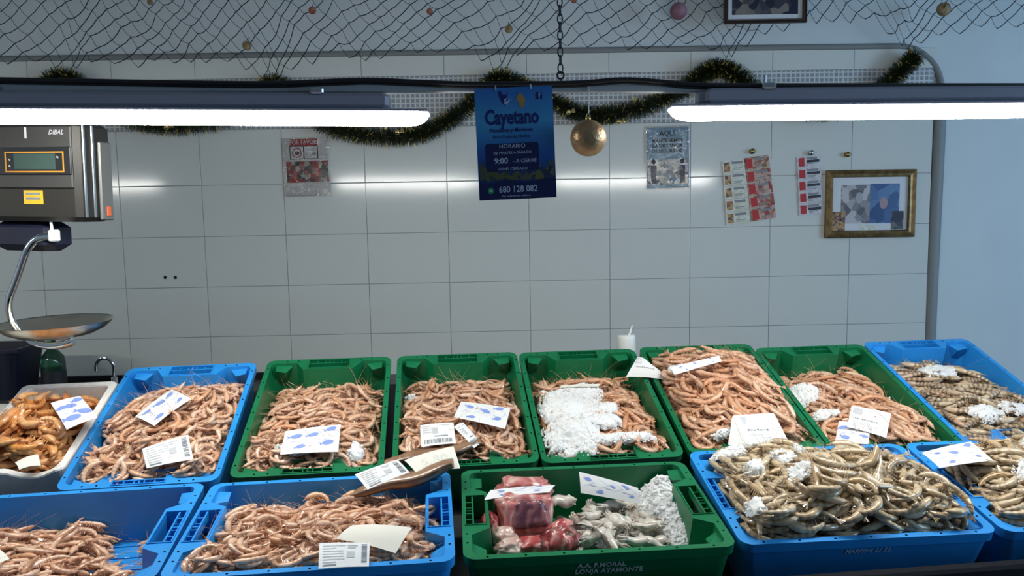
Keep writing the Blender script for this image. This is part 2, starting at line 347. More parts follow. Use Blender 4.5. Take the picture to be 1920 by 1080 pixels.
def shrimp_mat(name, a, b_, c, d, rough=0.3, coat=0.35):
    """a, b_, c: body colours met from one animal to the next; d: colour of the bands between the shell plates"""
    m = mat(name, a, rough, coat=coat, sss=0.12); nt = m.node_tree; b = nt.nodes['Principled BSDF']
    oi = nt.nodes.new('ShaderNodeObjectInfo'); at = nt.nodes.new('ShaderNodeAttribute'); at.attribute_name = 'rnd'
    ba = nt.nodes.new('ShaderNodeAttribute'); ba.attribute_name = 'band'
    ad_ = nt.nodes.new('ShaderNodeMath'); ad_.operation = 'ADD'; fr = nt.nodes.new('ShaderNodeMath'); fr.operation = 'FRACT'
    nt.links.new(oi.outputs['Random'], ad_.inputs[0]); nt.links.new(at.outputs['Fac'], ad_.inputs[1]); nt.links.new(ad_.outputs[0], fr.inputs[0])
    r = nt.nodes.new('ShaderNodeValToRGB'); e = r.color_ramp.elements; e[0].color = a; e[1].color = c; x = e.new(0.5); x.color = b_
    nt.links.new(fr.outputs[0], r.inputs['Fac'])
    tc = nt.nodes.new('ShaderNodeTexCoord'); n = nt.nodes.new('ShaderNodeTexNoise'); n.inputs['Scale'].default_value = 90; n.inputs['Detail'].default_value = 2
    nt.links.new(tc.outputs['Object'], n.inputs['Vector'])
    ml = nt.nodes.new('ShaderNodeMath'); ml.operation = 'MULTIPLY'
    nt.links.new(n.outputs['Fac'], ml.inputs[0]); ml.inputs[1].default_value = 0.50
    ad2 = nt.nodes.new('ShaderNodeMath'); ad2.operation = 'ADD'; ad2.use_clamp = True
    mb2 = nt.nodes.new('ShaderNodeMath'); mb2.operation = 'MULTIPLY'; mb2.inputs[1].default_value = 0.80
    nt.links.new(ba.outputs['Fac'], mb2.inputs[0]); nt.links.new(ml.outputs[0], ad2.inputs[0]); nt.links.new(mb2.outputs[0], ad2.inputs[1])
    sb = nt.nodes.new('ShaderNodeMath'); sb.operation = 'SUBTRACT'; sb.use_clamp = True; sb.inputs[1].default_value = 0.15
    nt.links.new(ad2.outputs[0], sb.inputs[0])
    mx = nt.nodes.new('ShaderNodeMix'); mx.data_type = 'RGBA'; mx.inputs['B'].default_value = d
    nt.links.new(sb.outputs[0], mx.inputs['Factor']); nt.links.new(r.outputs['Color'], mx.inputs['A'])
    nt.links.new(mx.outputs['Result'], b.inputs['Base Color'])
    return m
M['pink'] = shrimp_mat('pale_pink_shrimp', (0.82, 0.51, 0.34, 1), (0.87, 0.63, 0.47, 1), (0.74, 0.39, 0.21, 1), (0.44, 0.17, 0.075, 1), .22, .55)
M['rose'] = shrimp_mat('rosy_shrimp', (0.80, 0.48, 0.30, 1), (0.85, 0.60, 0.43, 1), (0.76, 0.38, 0.20, 1), (0.48, 0.18, 0.07, 1), .22, .55)
M['orange'] = shrimp_mat('orange_prawn', (0.82, 0.36, 0.085, 1), (0.88, 0.52, 0.24, 1), (0.70, 0.24, 0.045, 1), (0.40, 0.11, 0.025, 1))
M['grey'] = shrimp_mat('grey_prawn', (0.66, 0.51, 0.31, 1), (0.80, 0.67, 0.48, 1), (0.54, 0.37, 0.19, 1), (0.19, 0.11, 0.055, 1), 0.2, 0.6)
M['striped'] = shrimp_mat('striped_shrimp', (0.66, 0.50, 0.30, 1), (0.78, 0.64, 0.46, 1), (0.70, 0.42, 0.26, 1), (0.12, 0.07, 0.035, 1), 0.28, 0.4)

# ------------------------------------------------------------------ the setting
WY = 3.76                                     # face of the tiled back wall
def struct(o): o['kind'] = 'structure'; return o
b = MB(); b.box((-4.2, WY + 0.02, 0), (6.6, WY + 0.20, 2.95)); struct(b.build('wall_back', M['paint']))
b = MB(); b.box((-4.2, -4.2, -0.1), (6.6, WY + 0.2, 0)); struct(b.build('floor', M['floor']))
b = MB(); b.box((-4.2, -4.2, 2.95), (6.6, WY + 0.2, 3.05)); struct(b.build('ceiling', M['ceil']))
b = MB(); b.box((-4.3, -4.2, 0), (-4.2, WY + 0.2, 2.95)); struct(b.build('wall_left', M['paint']))
b = MB(); b.box((6.6, -4.2, 0), (6.7, WY + 0.2, 2.95)); struct(b.build('wall_right', M['paint']))
# tiled cladding: glazed 40 x 25 cm tiles standing 20 mm proud of the painted wall
TX0, TZ0, TXR = -1.8558, 1.7554, 2.144
b = MB(); b.box((-4.2, WY + 0.004, 0), (TXR, WY + 0.02, 2.36), 1)
random.seed(3)
for i in range(-6, 10):
    for j in range(-1, 7):
        x0 = TX0 + 0.4 * i; z1 = TZ0 - 0.25 * j
        x1 = x0 + 0.4; z0 = max(z1 - 0.25, 0)
        if j == -1: z1 = 2.022
        g = 0.0013; e = 0.0016
        t = [(random.random() - 0.5) * 0.0010 for _ in range(4)]
        A = [(x0 + g, z0 + g), (x1 - g, z0 + g), (x1 - g, z1 - g), (x0 + g, z1 - g)]
        Bq = [(x0 + g + e, z0 + g + e), (x1 - g - e, z0 + g + e), (x1 - g - e, z1 - g - e), (x0 + g + e, z1 - g - e)]
        vs = [(p[0], WY + 0.0045, p[1]) for p in A] + [(p[0], WY + 0.0008, p[1]) for p in A] + [(p[0], WY + t[k] * 0.4, p[1]) for k, p in enumerate(Bq)]
        fs = [(8, 9, 10, 11)] + [(k, (k + 1) % 4, 4 + (k + 1) % 4, 4 + k) for k in range(4)] + [(4 + k, 4 + (k + 1) % 4, 8 + (k + 1) % 4, 8 + k) for k in range(4)]
        b.add(vs, fs, 0)
for i in range(-6, 10):                        # border tiles above the mosaic
    x0 = TX0 + 0.4 * i
    b.box((x0 + 0.0013, WY, 2.265), (x0 + 0.3987, WY + 0.006, 2.36), 0)
struct(b.build('wall_back_tiles', [M['tile'], M['grout']]))
b = MB(); b.box((-4.2, WY - 0.001, 2.024), (TXR - 0.01, WY + 0.01, 2.262)); struct(b.build('trim_1', M['mosaic']))
# rounded edging that runs up the right end of the tiles and along their top
pts = [Vector((TXR + 0.025, WY + 0.008, 0.0)), Vector((TXR + 0.03, WY + 0.008, 1.2)), Vector((TXR + 0.04, WY + 0.008, 2.10))]
pts += [Vector((TXR + 0.04 - 0.22 * (1 - math.cos(a)), WY + 0.008, 2.15 + 0.22 * math.sin(a))) for a in [k * PI / 16 for k in range(9)]]
pts += [Vector((1.2, WY + 0.008, 2.372)), Vector((-4.2, WY + 0.008, 2.372))]
b = MB(); b.tube(pts[:4], 0.030, 10, flat=(0.5, 1.0), up=(0, 1, 0)); b.tube(pts[3:], 0.016, 10, up=(0, 1, 0))
struct(b.build('trim_2', M['trimgrey']))

# ------------------------------------------------------------------ counter
TH = math.radians(5.5)
EX = Vector((math.cos(TH), math.sin(TH), 0)); HH = Vector((-math.sin(TH), math.cos(TH), 0)); ZZ = Vector((0, 0, 1))
def tilt(th, al):
    ex = Vector((math.cos(th), math.sin(th), 0)); h = Vector((-math.sin(th), math.cos(th), 0))
    ey = h * math.cos(al) + ZZ * math.sin(al)
    return ex, ey, ex.cross(ey)
AB = math.radians(20.57); AF = math.radians(8.0)
CW, CL, CH = 0.396, 0.575, 0.140
bx_, by_, bz_ = tilt(TH, AB)
OB = EYE + Vector((0, 2.0, -0.6594))          # reference point of the back row's rim plane
counter = thing('display_counter', 'long black market display counter stepped up to a sloping back shelf under the seafood crates', 'counter', frame(EYE + Vector((0, 1.75, -1.6)), EX, HH, ZZ))
Ci = counter.matrix_basis.inverted()
def slab(name, m, o, ex, ey, ez, x0, x1, y0, y1, th):
    bb = MB(); F = Ci @ frame(o, ex, ey, ez); bb.box((x0, y0, -th), (x1, y1, 0), M=F); return bb.build(name, m, counter)
slab('sloping_shelf', M['dark_steel'], OB - bz_ * (CH + 0.006), bx_, by_, bz_, -2.1, 1.72, -0.17, 0.60, 0.02)
fx, fy, fz = tilt(math.radians(4.3), AF)
OF = EYE + Vector((0.2, 1.494, -0.712)) - fz * (CH + 0.02)
slab('front_deck', M['dark_steel'], OF, fx, fy, fz, -2.2, 2.0, -0.02, 0.47, 0.02)
bb = MB(); bb.box((-2.1, -0.30, 0), (1.70, 0.72, 0.60)); bb.build('cabinet', M['black'], counter)
bb = MB(); bb.box((-2.1, .74, 0), (1.70, 1.16, .86)); bb.build('back_ledge', M['black'], counter)
# upstand along the customer's edge
p0 = at_y(1390, 1075, 1.47); 
ux = Vector((math.cos(math.radians(5.2)), math.sin(math.radians(5.2)), 0)); uh = Vector((-ux.y, ux.x, 0))
uz0 = ux.cross(uh); lo = Ci @ frame(p0 + Vector((0, -0.03, 0)), ux, uh, ZZ)
bb = MB(); bb.box((-3.0, -0.02, -0.55), (1.4, 0.012, 0), M=lo, bev=0.006); M['lip'] = mat('matt_black_edge', (0.004, 0.005, 0.009, 1), 0.65, spec=.15); bb.build('front_upstand', M['lip'], counter)

# ------------------------------------------------------------------ crates
def crate_body(W, L, H):
    b = MB()
    outer = rrect(W, L, 0.028, 5)
    hx, hy = W / 2 - 0.015, L / 2 - 0.020
    bi = 0.040                                   # how far the handle box stands into the crate
    def inner(ins, bulge):
        x, y = hx - ins, hy - ins; r = 0.018; o = []
        for (sx, sy, a0) in ((1, -1, -PI / 2), (1, 1, 0), (-1, 1, PI / 2), (-1, -1, PI)):
            arc = [(sx * (x - r) + r * math.cos(a0 + PI / 2 * k / 4), sy * (y - r) + r * math.sin(a0 + PI / 2 * k / 4)) for k in range(5)]
            o += arc
            if (sx, sy) == (1, 1): o += [(0.105, y), (0.080, y - bulge), (-0.080, y - bulge), (-0.105, y)]
            if (sx, sy) == (-1, -1): o += [(-0.105, -y), (-0.080, -y + bulge), (0.080, -y + bulge), (0.105, -y)]
        return o
    inn = inner(0, bi)
    slots = []
    for s in (1, -1):
        a, c = L / 2 - 0.054, L / 2 - 0.008
        q = [(-0.064, s * a), (0.064, s * a), (0.064, s * c), (-0.064, s * c)]
        slots.append(q)
    dots = []
    for s in (1, -1):
        for k in range(7): dots.append((s * (W / 2 - 0.0075), -L / 2 + 0.05 + k * (L - 0.1) / 6))
        for x in (0.10, 0.135, -0.10, -0.135): dots.append((x, s * (L / 2 - 0.010)))
    dl = [[(x + 0.003 * math.cos(k * PI / 3), y + 0.003 * math.sin(k * PI / 3)) for k in range(6)] for x, y in dots]
    loops = [outer, inn] + slots + dl
    tri = tessellate_polygon([[Vector((p[0], p[1], 0)) for p in l] for l in loops])
    flat = [p for l in loops for p in l]
    vs = [Vector((p[0], p[1], 0)) for p in flat]
    fs = []
    for t in tri:
        a, c, d = (vs[i] for i in t)
        fs.append(t if (c - a).cross(d - a).z > 0 else (t[0], t[2], t[1]))
    b.add(vs, fs)
    def wall(l1, z1, l2, z2, mt=0, sm=True):
        n = len(l1); b.add([(p[0], p[1], z1) for p in l1] + [(p[0], p[1], z2) for p in l2], [(i, (i + 1) % n, n + (i + 1) % n, n + i) for i in range(n)], mt, sm)
    def off(l, d): return [(p[0] * (1 - d / (W / 2)), p[1] * (1 - d / (L / 2))) for p in l]
    wall(outer, 0, off(outer, 0.001), -0.022); o2 = off(outer, 0.007); wall(off(outer, 0.001), -0.022, o2, -0.022, 0, False)
    o3 = off(outer, 0.024); wall(o2, -0.022, o3, -H)
    b.add([(p[0], p[1], -H) for p in o3], [tuple(range(len(o3)))])
    i2 = inner(0.010, bi + 0.004); wall(inn, 0, i2, -H + 0.008, 0, False)
    n = len(i2); tr = tessellate_polygon([[Vector((p[0], p[1], 0)) for p in i2]])
    b.add([(p[0], p[1], -H + 0.008) for p in i2], [tuple(t) for t in tr])
    for q in slots: wall(q, 0, q, -0.055, 0, False); b.add([(p[0], p[1], -0.055) for p in q], [(0, 1, 2, 3)], 1)
    for q in dl: wall(q, 0, q, -0.006, 1, False); b.add([(p[0], p[1], -0.006) for p in q], [tuple(range(6))], 1)
    # stacking ledges in the four inner corners
    for sx in (1, -1):
        for sy in (1, -1):
            x0, x1 = hx - 0.066, hx - 0.014; y0, y1 = hy - 0.030, hy + 0.001
            vs = [(sx * x0, sy * y1, -0.012), (sx * x1, sy * y1, -0.008), (sx * x1, sy * y0, -0.010), (sx * (x0 + 0.02), sy * y0, -0.018),
                  (sx * x0, sy * y1, -0.05), (sx * x1, sy * y1, -0.07), (sx * x1, sy * (y0 + 0.024), -0.07), (sx * (x0 + 0.02), sy * (y0 + 0.024), -0.06)]
            b.add(vs, [(0, 1, 2, 3), (0, 3, 7, 4), (3, 2, 6, 7), (2, 1, 5, 6)])
    # grid of strengthening ribs on the floor
    for k in range(-3, 4): b.box((k * 0.05 - 0.002, -hy + 0.06, -H + 0.008), (k * 0.05 + 0.002, hy - 0.06, -H + 0.011))
    return b
def crate_handle(L, s):
    b = MB(); a, c, d = L / 2 - 0.0535, L / 2 - 0.0085, L / 2 - 0.0245
    def bx(x0, x1, y0, y1, z0, z1): b.box((x0, min(s * y0, s * y1), z0), (x1, max(s * y0, s * y1), z1))
    bx(-0.063, 0.063, d - 0.0018, d + 0.0018, -0.020, -0.001)
    for k in range(-2, 3): 
        if k: bx(k * 0.0252 - 0.0014 - math.copysign(0.0126, k), k * 0.0252 + 0.0014 - math.copysign(0.0126, k), d + 0.0018, c, -0.020, -0.002)
    bx(-0.0016, 0.0016, d + 0.0018, c, -0.020, -0.002)
    t = 0.003
    bx(-0.066, 0.066, a - t, a, -0.001, 0.0022); bx(-0.066, -0.0635, a, c, -0.001, 0.0022); bx(0.0635, 0.066, a, c, -0.001, 0.0022)
    bx(-0.066, 0.066, c, c + t, -0.001, 0.0022)
    return b
_crate_mesh = {}
def make_crate(color, label, Mw):
    root = thing('fish_crate', label, 'crate', Mw, 'plastic fish crates on the counter')
    if color not in _crate_mesh:
        bo = crate_body(CW, CL, CH).build('body', [M[color], M['hole']], root)
        h1 = crate_handle(CL, 1).build('handle', M[color], root); h2 = crate_handle(CL, -1).build('handle', M[color], root)
        _crate_mesh[color] = (bo, h1, h2)
    else:
        for src in _crate_mesh[color]:
            c = src.copy(); COL.objects.link(c); c.parent = root
    return root

CR = {}                                        # name -> frame at the FRONT middle of the rim: x across, y away, z up from the rim
def back_frame(u, w, d):
    ax = bx_ * math.cos(d) + by_ * math.sin(d); ay = by_ * math.cos(d) - bx_ * math.sin(d)
    return frame(OB + bx_ * u + by_ * w, ax, ay, bz_)
for n, u, w, d in (('B0', -1.352, -0.135, 0.007), ('B1', -0.94, -0.039, 0.011), ('B2', -0.521, -0.03, -0.006), ('B3', -0.104, -0.032, -0.003), ('B4', 0.297, -0.04, -0.005),
                   ('B5', 0.709, -0.036, -0.008), ('B6', 1.111, -0.069, -0.001), ('B7', 1.510, -0.058, -0.006), ('BX', -1.70, -0.02, 0.0)):
    CR[n] = back_frame(u, w, d)
CR['B0'] = back_frame(-1.285, 0.040, 0.007); CR['BX'] = back_frame(-1.575, 0.075, 0.0)
for n, x, y, z, th, al in (('F0', -0.976, 1.398, -0.705, 6.6, 8.0), ('F1', -0.388, 1.432, -0.694, 5.2, 7.2), ('F2', 0.199, 1.498, -0.704, 3.3, 7.5), ('F3', 0.788, 1.5525, -0.7125, 3.1, 11.5), ('F4', 1.373, 1.584, -0.7125, 3.1, 11.5)):
    ex, ey, ez = tilt(math.radians(th), math.radians(al)); CR[n] = frame(EYE + Vector((x, y, z)), ex, ey, ez)
for n, c, l in (('B1', 'blue', 'blue back-row crate full of small pink shrimp, beside the white polystyrene box'),
                ('B2', 'green', 'green back-row crate of small shrimp, next to the left blue crate, with one printed paper'),
                ('B3', 'green', 'green back-row crate of small shrimp behind the cured fish pieces'),
                ('B4', 'green', 'green back-row crate with a big sheet of ice over its shrimp'),
                ('B5', 'green', 'green back-row crate heaped with long rosy shrimp, a curled paper hanging over its rim'),
                ('B6', 'green', 'rightmost green crate of the back row, with two papers at its front'),
                ('B7', 'blue', 'blue back-row crate of striped shrimp at the right end')):
    make_crate(c, l, CR[n] @ Matrix.Translation((0, CL / 2, 0)))
R90 = Matrix.Rotation(PI / 2, 4, 'Z')
FC = {}
for n, c, l in (('F0', 'blue', 'blue front-row crate at the bottom left, its blue floor showing between the shrimp'),
                ('F1', 'blue', 'blue front-row crate half full of pink shrimp below the cured fish pieces'),
                ('F2', 'green', 'green front-row crate holding fish chunks, baby squid and ice, white lettering on its front'),
                ('F3', 'blue', 'blue front-row crate heaped with large grey-brown prawns, faint lettering on its front'),
                ('F4', 'blue', 'blue front-row crate of prawns at the bottom right edge')):
    FC[n] = make_crate(c, l, CR[n] @ Matrix.Translation((0, CW / 2, 0)) @ R90)
# lettering on the crate fronts (the wall below the rim, facing the customer)
def front_text(n, body, size, x, z, m, shear=0.0):
    t = text_mesh(body, size, m, FC[n], (0, 0, 0), shear=shear, bold=size * .012)
    q = 2 * (0.007 + 0.017 * (-z - 0.022) / (CH - 0.022)) * (CW / 2) / CW
    Lm = Matrix.Translation((x, q - 0.0010, z)) @ Matrix.Rotation(PI / 2 + math.atan2(0.017, CH - 0.022), 4, 'X')
    t.matrix_basis = (Matrix.Translation((0, CW / 2, 0)) @ R90).inverted() @ Lm
M['cratetext'] = mat('crate_lettering', (0.62, 0.68, 0.68, 1), 0.6)
M['cratetext2'] = mat('crate_lettering_blue', (0.50, 0.62, 0.80, 1), 0.6)

# white polystyrene boxes
def foam_box(label, Mw, W, L, H, notch=True):
    root = thing('foam_box', label, 'box', Mw); b = MB()
    o = rrect(W, L, 0.02, 4); i = rrect(W - 0.04, L - 0.04, 0.02, 4); i2 = rrect(W - 0.06, L - 0.06, 0.02, 4); o2 = rrect(W - 0.02, L - 0.02, 0.02, 4)
    if notch:                                   # scooped dip in the front wall
        dz = lambda p: -0.020 * max(0, 1 - ((p[0] - 0.055) / 0.06) ** 2) if p[1] < -L / 2 + 0.05 else 0
    else: dz = lambda p: 0
    def dens(l):
        out = []
        for k in range(len(l)):
            a, c = l[k], l[(k + 1) % len(l)]
            st = 16 if abs(c[0] - a[0]) > 0.1 else 1
            out += [(a[0] + (c[0] - a[0]) * q / st, a[1] + (c[1] - a[1]) * q / st) for q in range(st)]
        return out
    o, i, i2, o2 = dens(o), dens(i), dens(i2), dens(o2); n = len(o)
    rings = [[(p[0], p[1], -H) for p in o2], [(p[0], p[1], dz(p) - 0.004) for p in o], [(p[0] * 0.99, p[1] * 0.992, dz(p)) for p in o], [(p[0] * 1.01, p[1] * 1.01, dz(p)) for p in i], [(p[0], p[1], dz(p) - 0.004) for p in i], [(p[0], p[1], -H + 0.02) for p in i2]]
    vs = [p for r in rings for p in r]
    fs = [(r * n + k, r * n + (k + 1) % n, (r + 1) * n + (k + 1) % n, (r + 1) * n + k) for r in range(5) for k in range(n)]
    fs += [tuple(range(n - 1, -1, -1)), tuple(range(5 * n, 6 * n))]
    b.add(vs, fs, 0, False); b.build('shell', M['styro'], root)
    return root
foam_box('white polystyrene box of orange prawns left of the blue crate', CR['B0'] @ Matrix.Translation((0, .21, 0)), 0.275, .42, 0.140)
foam_box('white polystyrene box just showing at the left edge of the photo', CR['BX'] @ Matrix.Translation((0, .17, -0.035)), 0.26, 0.34, 0.100, False)

# ------------------------------------------------------------------ shrimp
def shrimp_variant(rng, Ln, thick, curl, nr=17, ant=True, legs=True, stripes=1.0, fat=1.0, ridge=.11):
    """one shrimp lying on its side; returns verts, faces, band attribute, spine samples (k,2) and radii"""
    ns = 6; s = np.linspace(0, 1, nr)
    ang = -curl / 2 + curl * (s ** 1.25)
    dx = np.cos(ang); dy = np.sin(ang)
    x = np.concatenate([[0], np.cumsum((dx[1:] + dx[:-1]) / 2)]); y = np.concatenate([[0], np.cumsum((dy[1:] + dy[:-1]) / 2)])
    k = Ln / (nr - 1); x *= k; y *= k; x -= x.mean(); y -= y.mean()
    prof = np.interp(s, [0, .06, .14, .30, .40, .44, .65, .85, .95, 1], [.16, .45, .74, .90, .90, .84, .82, .62, .46, .30]) * fat
    seg = 1 - ridge * ((np.arange(nr) % 2) == 0) * (s > .38)
    rad = thick / 2 * prof * seg
    V = []; F = []; Bd = []
    for i in range(nr):
        nx, ny = -dy[i], dx[i]
        if nr > 2: nrm = math.hypot(nx, ny); nx /= nrm; ny /= nrm
        for q in range(ns):
            a = 2 * PI * (q + 0.5) / ns
            c, d = math.cos(a), math.sin(a)
            V.append((x[i] + nx * c * rad[i] * 1.08, y[i] + ny * c * rad[i] * 1.08, d * rad[i] * 0.85))
            bd = (0.42 * stripes if (i % 2 == 0 and s[i] > .40) else 0.0) + (0.25 if c > 0.5 else 0.0)
            if s[i] < .08: bd = 0.5
            Bd.append(bd)
    for i in range(nr - 1):
        for q in range(ns):
            j = (q + 1) % ns; F.append((i * ns + q, i * ns + j, (i + 1) * ns + j, (i + 1) * ns + q))
    F.append(tuple(range(ns - 1, -1, -1))); F.append(tuple(range((nr - 1) * ns, nr * ns)))
    def addv(pts, fs, bd):
        o = len(V); V.extend(pts); Bd.extend([bd] * len(pts)); F.extend([tuple(a + o for a in f) for f in fs])
    # tail fan
    t = Vector((dx[-1], dy[-1], 0)).normalized(); n_ = Vector((-t.y, t.x, 0)); e = Vector((x[-1], y[-1], 0))
    fl = Ln * 0.13
    for sgn, w in ((1, .55), (0, .12), (-1, .55)):
        tip = e + t * fl + n_ * (sgn * fl * .55); side = n_ * fl * .16
        addv([tuple(e - side * .4), tuple(tip - side - Vector((0, 0, .0006))), tuple(tip + side), tuple(e + side * .4 + Vector((0, 0, .0008)))], [(0, 1, 2, 3)], 0.6)
    # rostrum
    h = Vector((-dx[0], -dy[0], 0)).normalized(); hn = Vector((-h.y, h.x, 0)); hp = Vector((x[0], y[0], 0))
    addv([tuple(hp + hn * thick * .12), tuple(hp - hn * thick * .12), tuple(hp + h * Ln * .12 + Vector((0, 0, thick * .1)))], [(0, 1, 2)], 0.7)
    sg = 1 if curl >= 0 else -1
    if legs:
        for i in range(3, nr - 3, 1):
            bp = Vector((x[i], y[i], 0)) + Vector((-dy[i], dx[i], 0)).normalized() * sg * rad[i] * .9
            di = (Vector((-dy[i], dx[i], 0)).normalized() * sg - Vector((dx[i], dy[i], 0)) * (.8 if s[i] < .42 else -.2)).normalized()
            ll = thick * (1.25 if s[i] < .42 else 0.55) * rng.uniform(.7, 1.2); w = Vector((dx[i], dy[i], 0)) * thick * .06
            addv([tuple(bp - w), tuple(bp + w), tuple(bp + di * ll + Vector((0, 0, rng.uniform(-.3, .3) * thick)))], [(0, 1, 2)], 0.35)
    if ant:
        for sgn in (1, -1):
            pa = hp.copy(); d0 = (h + hn * sgn * rng.uniform(.1, .7) + Vector((0, 0, rng.uniform(.25, .7)))).normalized(); L_ = Ln * rng.uniform(.35, .9)
            P = [pa + d0 * L_ * q / 4 + hn * sgn * L_ * .18 * (q / 4) ** 2 + Vector((0, 0, -L_ * .12 * (q / 4) ** 2)) for q in range(5)]
            w = Vector((0, 0, 1)).cross(d0).normalized() * 0.00035
            addv([tuple(p + w * (1 - q / 6)) for q, p in enumerate(P)] + [tuple(p - w * (1 - q / 6) + Vector((0, 0, .0005))) for q, p in enumerate(P)], [(q, q + 1, q + 6, q + 5) for q in range(4)], 0.5)
    sp = np.stack([x, y], 1)[::2]
    return np.array(V), F, np.array(Bd), sp, rad[::2]

def make_variants(kind, n, seed, **kw):
    rng = random.Random(seed); out = []
    for i in range(n):
        k = dict(kw); k['curl'] = rng.uniform(*kw['curl']) * rng.choice((1, -1)); k['Ln'] = kw['Ln'] * rng.uniform(.82, 1.15); k['ant'] = rng.random() < kw.get('antp', .5); k.pop('antp', None)
        V, F, B, sp, rd = shrimp_variant(rng, **k)
        out.append(dict(V=V, F=F, B=B, sp=sp, rd=rd, me=None))
    return out
KIND = {
    'pink': make_variants('pink', 9, 1, Ln=.082, thick=.0160, curl=(.5, 3.3), antp=.6),
    'rose': make_variants('rose', 9, 2, Ln=.106, thick=.0185, curl=(.3, 2.9), antp=.6),
    'orange': make_variants('orange', 7, 3, Ln=.098, thick=.0260, curl=(.8, 3.0), fat=1.0, stripes=.9),
    'grey': make_variants('grey', 9, 4, Ln=.108, thick=.0208, curl=(.3, 2.5), antp=.8, stripes=1.2, ridge=.14),
    'striped': make_variants('striped', 7, 5, Ln=.120, thick=.022, curl=(.1, 1.0), stripes=2.2, nr=19),
}
def variant_mesh(kind, i):
    v = KIND[kind][i]
    if v['me'] is None:
        me = bpy.data.meshes.new('shrimp'); me.from_pydata(v['V'].tolist(), [], v['F']); me.materials.append(M[kind])
        a = me.attributes.new('band', 'FLOAT', 'POINT'); a.data.foreach_set('value', v['B'])
        a = me.attributes.new('rnd', 'FLOAT', 'POINT'); a.data.foreach_set('value', np.zeros(len(v['V'])))
        me.polygons.foreach_set('use_smooth', [True] * len(me.polygons)); me.update(); v['me'] = me
    return v['me']

G = 0.004
class Heap:
    """height field of one crate's contents, in the crate frame (x across, y away from the customer, z from the rim)"""
    def __init__(s, hx, y0, y1, T, allow=None, under=0.018):
        s.hx, s.y0, s.y1 = hx, y0, y1
        s.nx = int(2 * hx / G) + 1; s.ny = int((y1 - y0) / G) + 1
        X, Y = np.meshgrid(np.linspace(-hx, hx, s.nx), np.linspace(y0, y1, s.ny), indexing='ij')
        s.X, s.Y = X, Y; s.T = T(X, Y); s.H = s.T - under; s.H0 = s.H.copy()
        s.A = np.ones_like(X, bool) if allow is None else allow(X, Y)
    def idx(s, p):
        i = np.clip(((p[:, 0] + s.hx) / G).round().astype(int), 0, s.nx - 1); j = np.clip(((p[:, 1] - s.y0) / G).round().astype(int), 0, s.ny - 1)
        return i, j
    def inside(s, p): return (np.abs(p[:, 0]) < s.hx).all() and (p[:, 1] > s.y0).all() and (p[:, 1] < s.y1).all()
    def smooth(s):
        A = s.H.copy(); n = 4
        P = np.pad(A, n, mode='edge'); B = np.max([P[i:i + A.shape[0], j:j + A.shape[1]] for i in range(1, 2 * n, 2) for j in range(1, 2 * n, 2)], 0)
        P = np.pad(B, n, mode='edge'); s.S = np.mean([P[i:i + A.shape[0], j:j + A.shape[1]] for i in range(2 * n + 1) for j in range(2 * n + 1)], 0)
    def hs(s, x, y):
        i, j = s.idx(np.array([[x, y]])); return float(s.S[i[0], j[0]])
    def h(s, x, y):
        i, j = s.idx(np.array([[x, y]])); return float(s.H[i[0], j[0]])
    def pack(s, kind, N, seed, flow=0.0, spread=1.0, lim=0.012):
        rng = np.random.default_rng(seed); va = KIND[kind]; out = []
        disc = [(a, c) for a in range(-2, 3) for c in range(-2, 3) if a * a + c * c <= 4]
        for n in range(N):
            for tr in range(12):
                cx = rng.uniform(-s.hx, s.hx, 7); cy = rng.uniform(s.y0, s.y1, 7)
                i, j = s.idx(np.stack([cx, cy], 1)); sc = s.H[i, j] - s.T[i, j] + np.where(s.A[i, j], 0, 9)
                q = int(np.argmin(sc))
                if sc[q] > lim: continue
                th = flow + rng.normal(0, spread) + (PI if rng.random() < .5 else 0)
                vi = int(rng.integers(len(va))); v = va[vi]
                c, d = math.cos(th), math.sin(th)
                P = v['sp'] @ np.array([[c, d], [-d, c]]) + (cx[q], cy[q])
                W2 = v['V'][:, :2] @ np.array([[c, d], [-d, c]]) + (cx[q], cy[q])
                if s.inside(P) and np.abs(W2[:, 0]).max() < s.hx + .014 and W2[:, 1].min() > s.y0 - .015 and W2[:, 1].max() < s.y1 + .012: break
            else: continue
            i, j = s.idx(P); hz = s.H[i, j]; t = v['sp'][:, 0]
            tc = t - t.mean(); bsl = float(np.clip((tc * (hz - hz.mean())).sum() / max((tc * tc).sum(), 1e-9), -.45, .45))
            a0 = hz.mean() - bsl * t.mean(); res = hz - (a0 + bsl * t); a0 += float(np.percentile(res, 75))
            zc = a0 + v['rd'].max() * .62
            for (da, dc) in disc:
                ii = np.clip(i + da, 0, s.nx - 1); jj = np.clip(j + dc, 0, s.ny - 1)
                np.maximum.at(s.H, (ii, jj), a0 + bsl * t + v['rd'] * 1.35)
            X_ = Vector((c, d, bsl)).normalized(); Z_ = Vector((0, 0, 1)); Y_ = Z_.cross(X_).normalized(); Z_ = X_.cross(Y_)
            m = frame(Vector((cx[q], cy[q], zc)), X_, Y_, Z_) @ Matrix.Rotation(rng.normal(0, .3), 4, 'X')
            out.append((m, vi))
        return out
    def base_mesh(s, step=2, drop=0.0):
        X, Y, Z = s.X[::step, ::step], s.Y[::step, ::step], s.H0[::step, ::step] - drop
        nx, ny = X.shape
        V = np.stack([X, Y, Z], 2).reshape(-1, 3)
        F = [(i * ny + j, (i + 1) * ny + j, (i + 1) * ny + j + 1, i * ny + j + 1) for i in range(nx - 1) for j in range(ny - 1)]
        return V, F

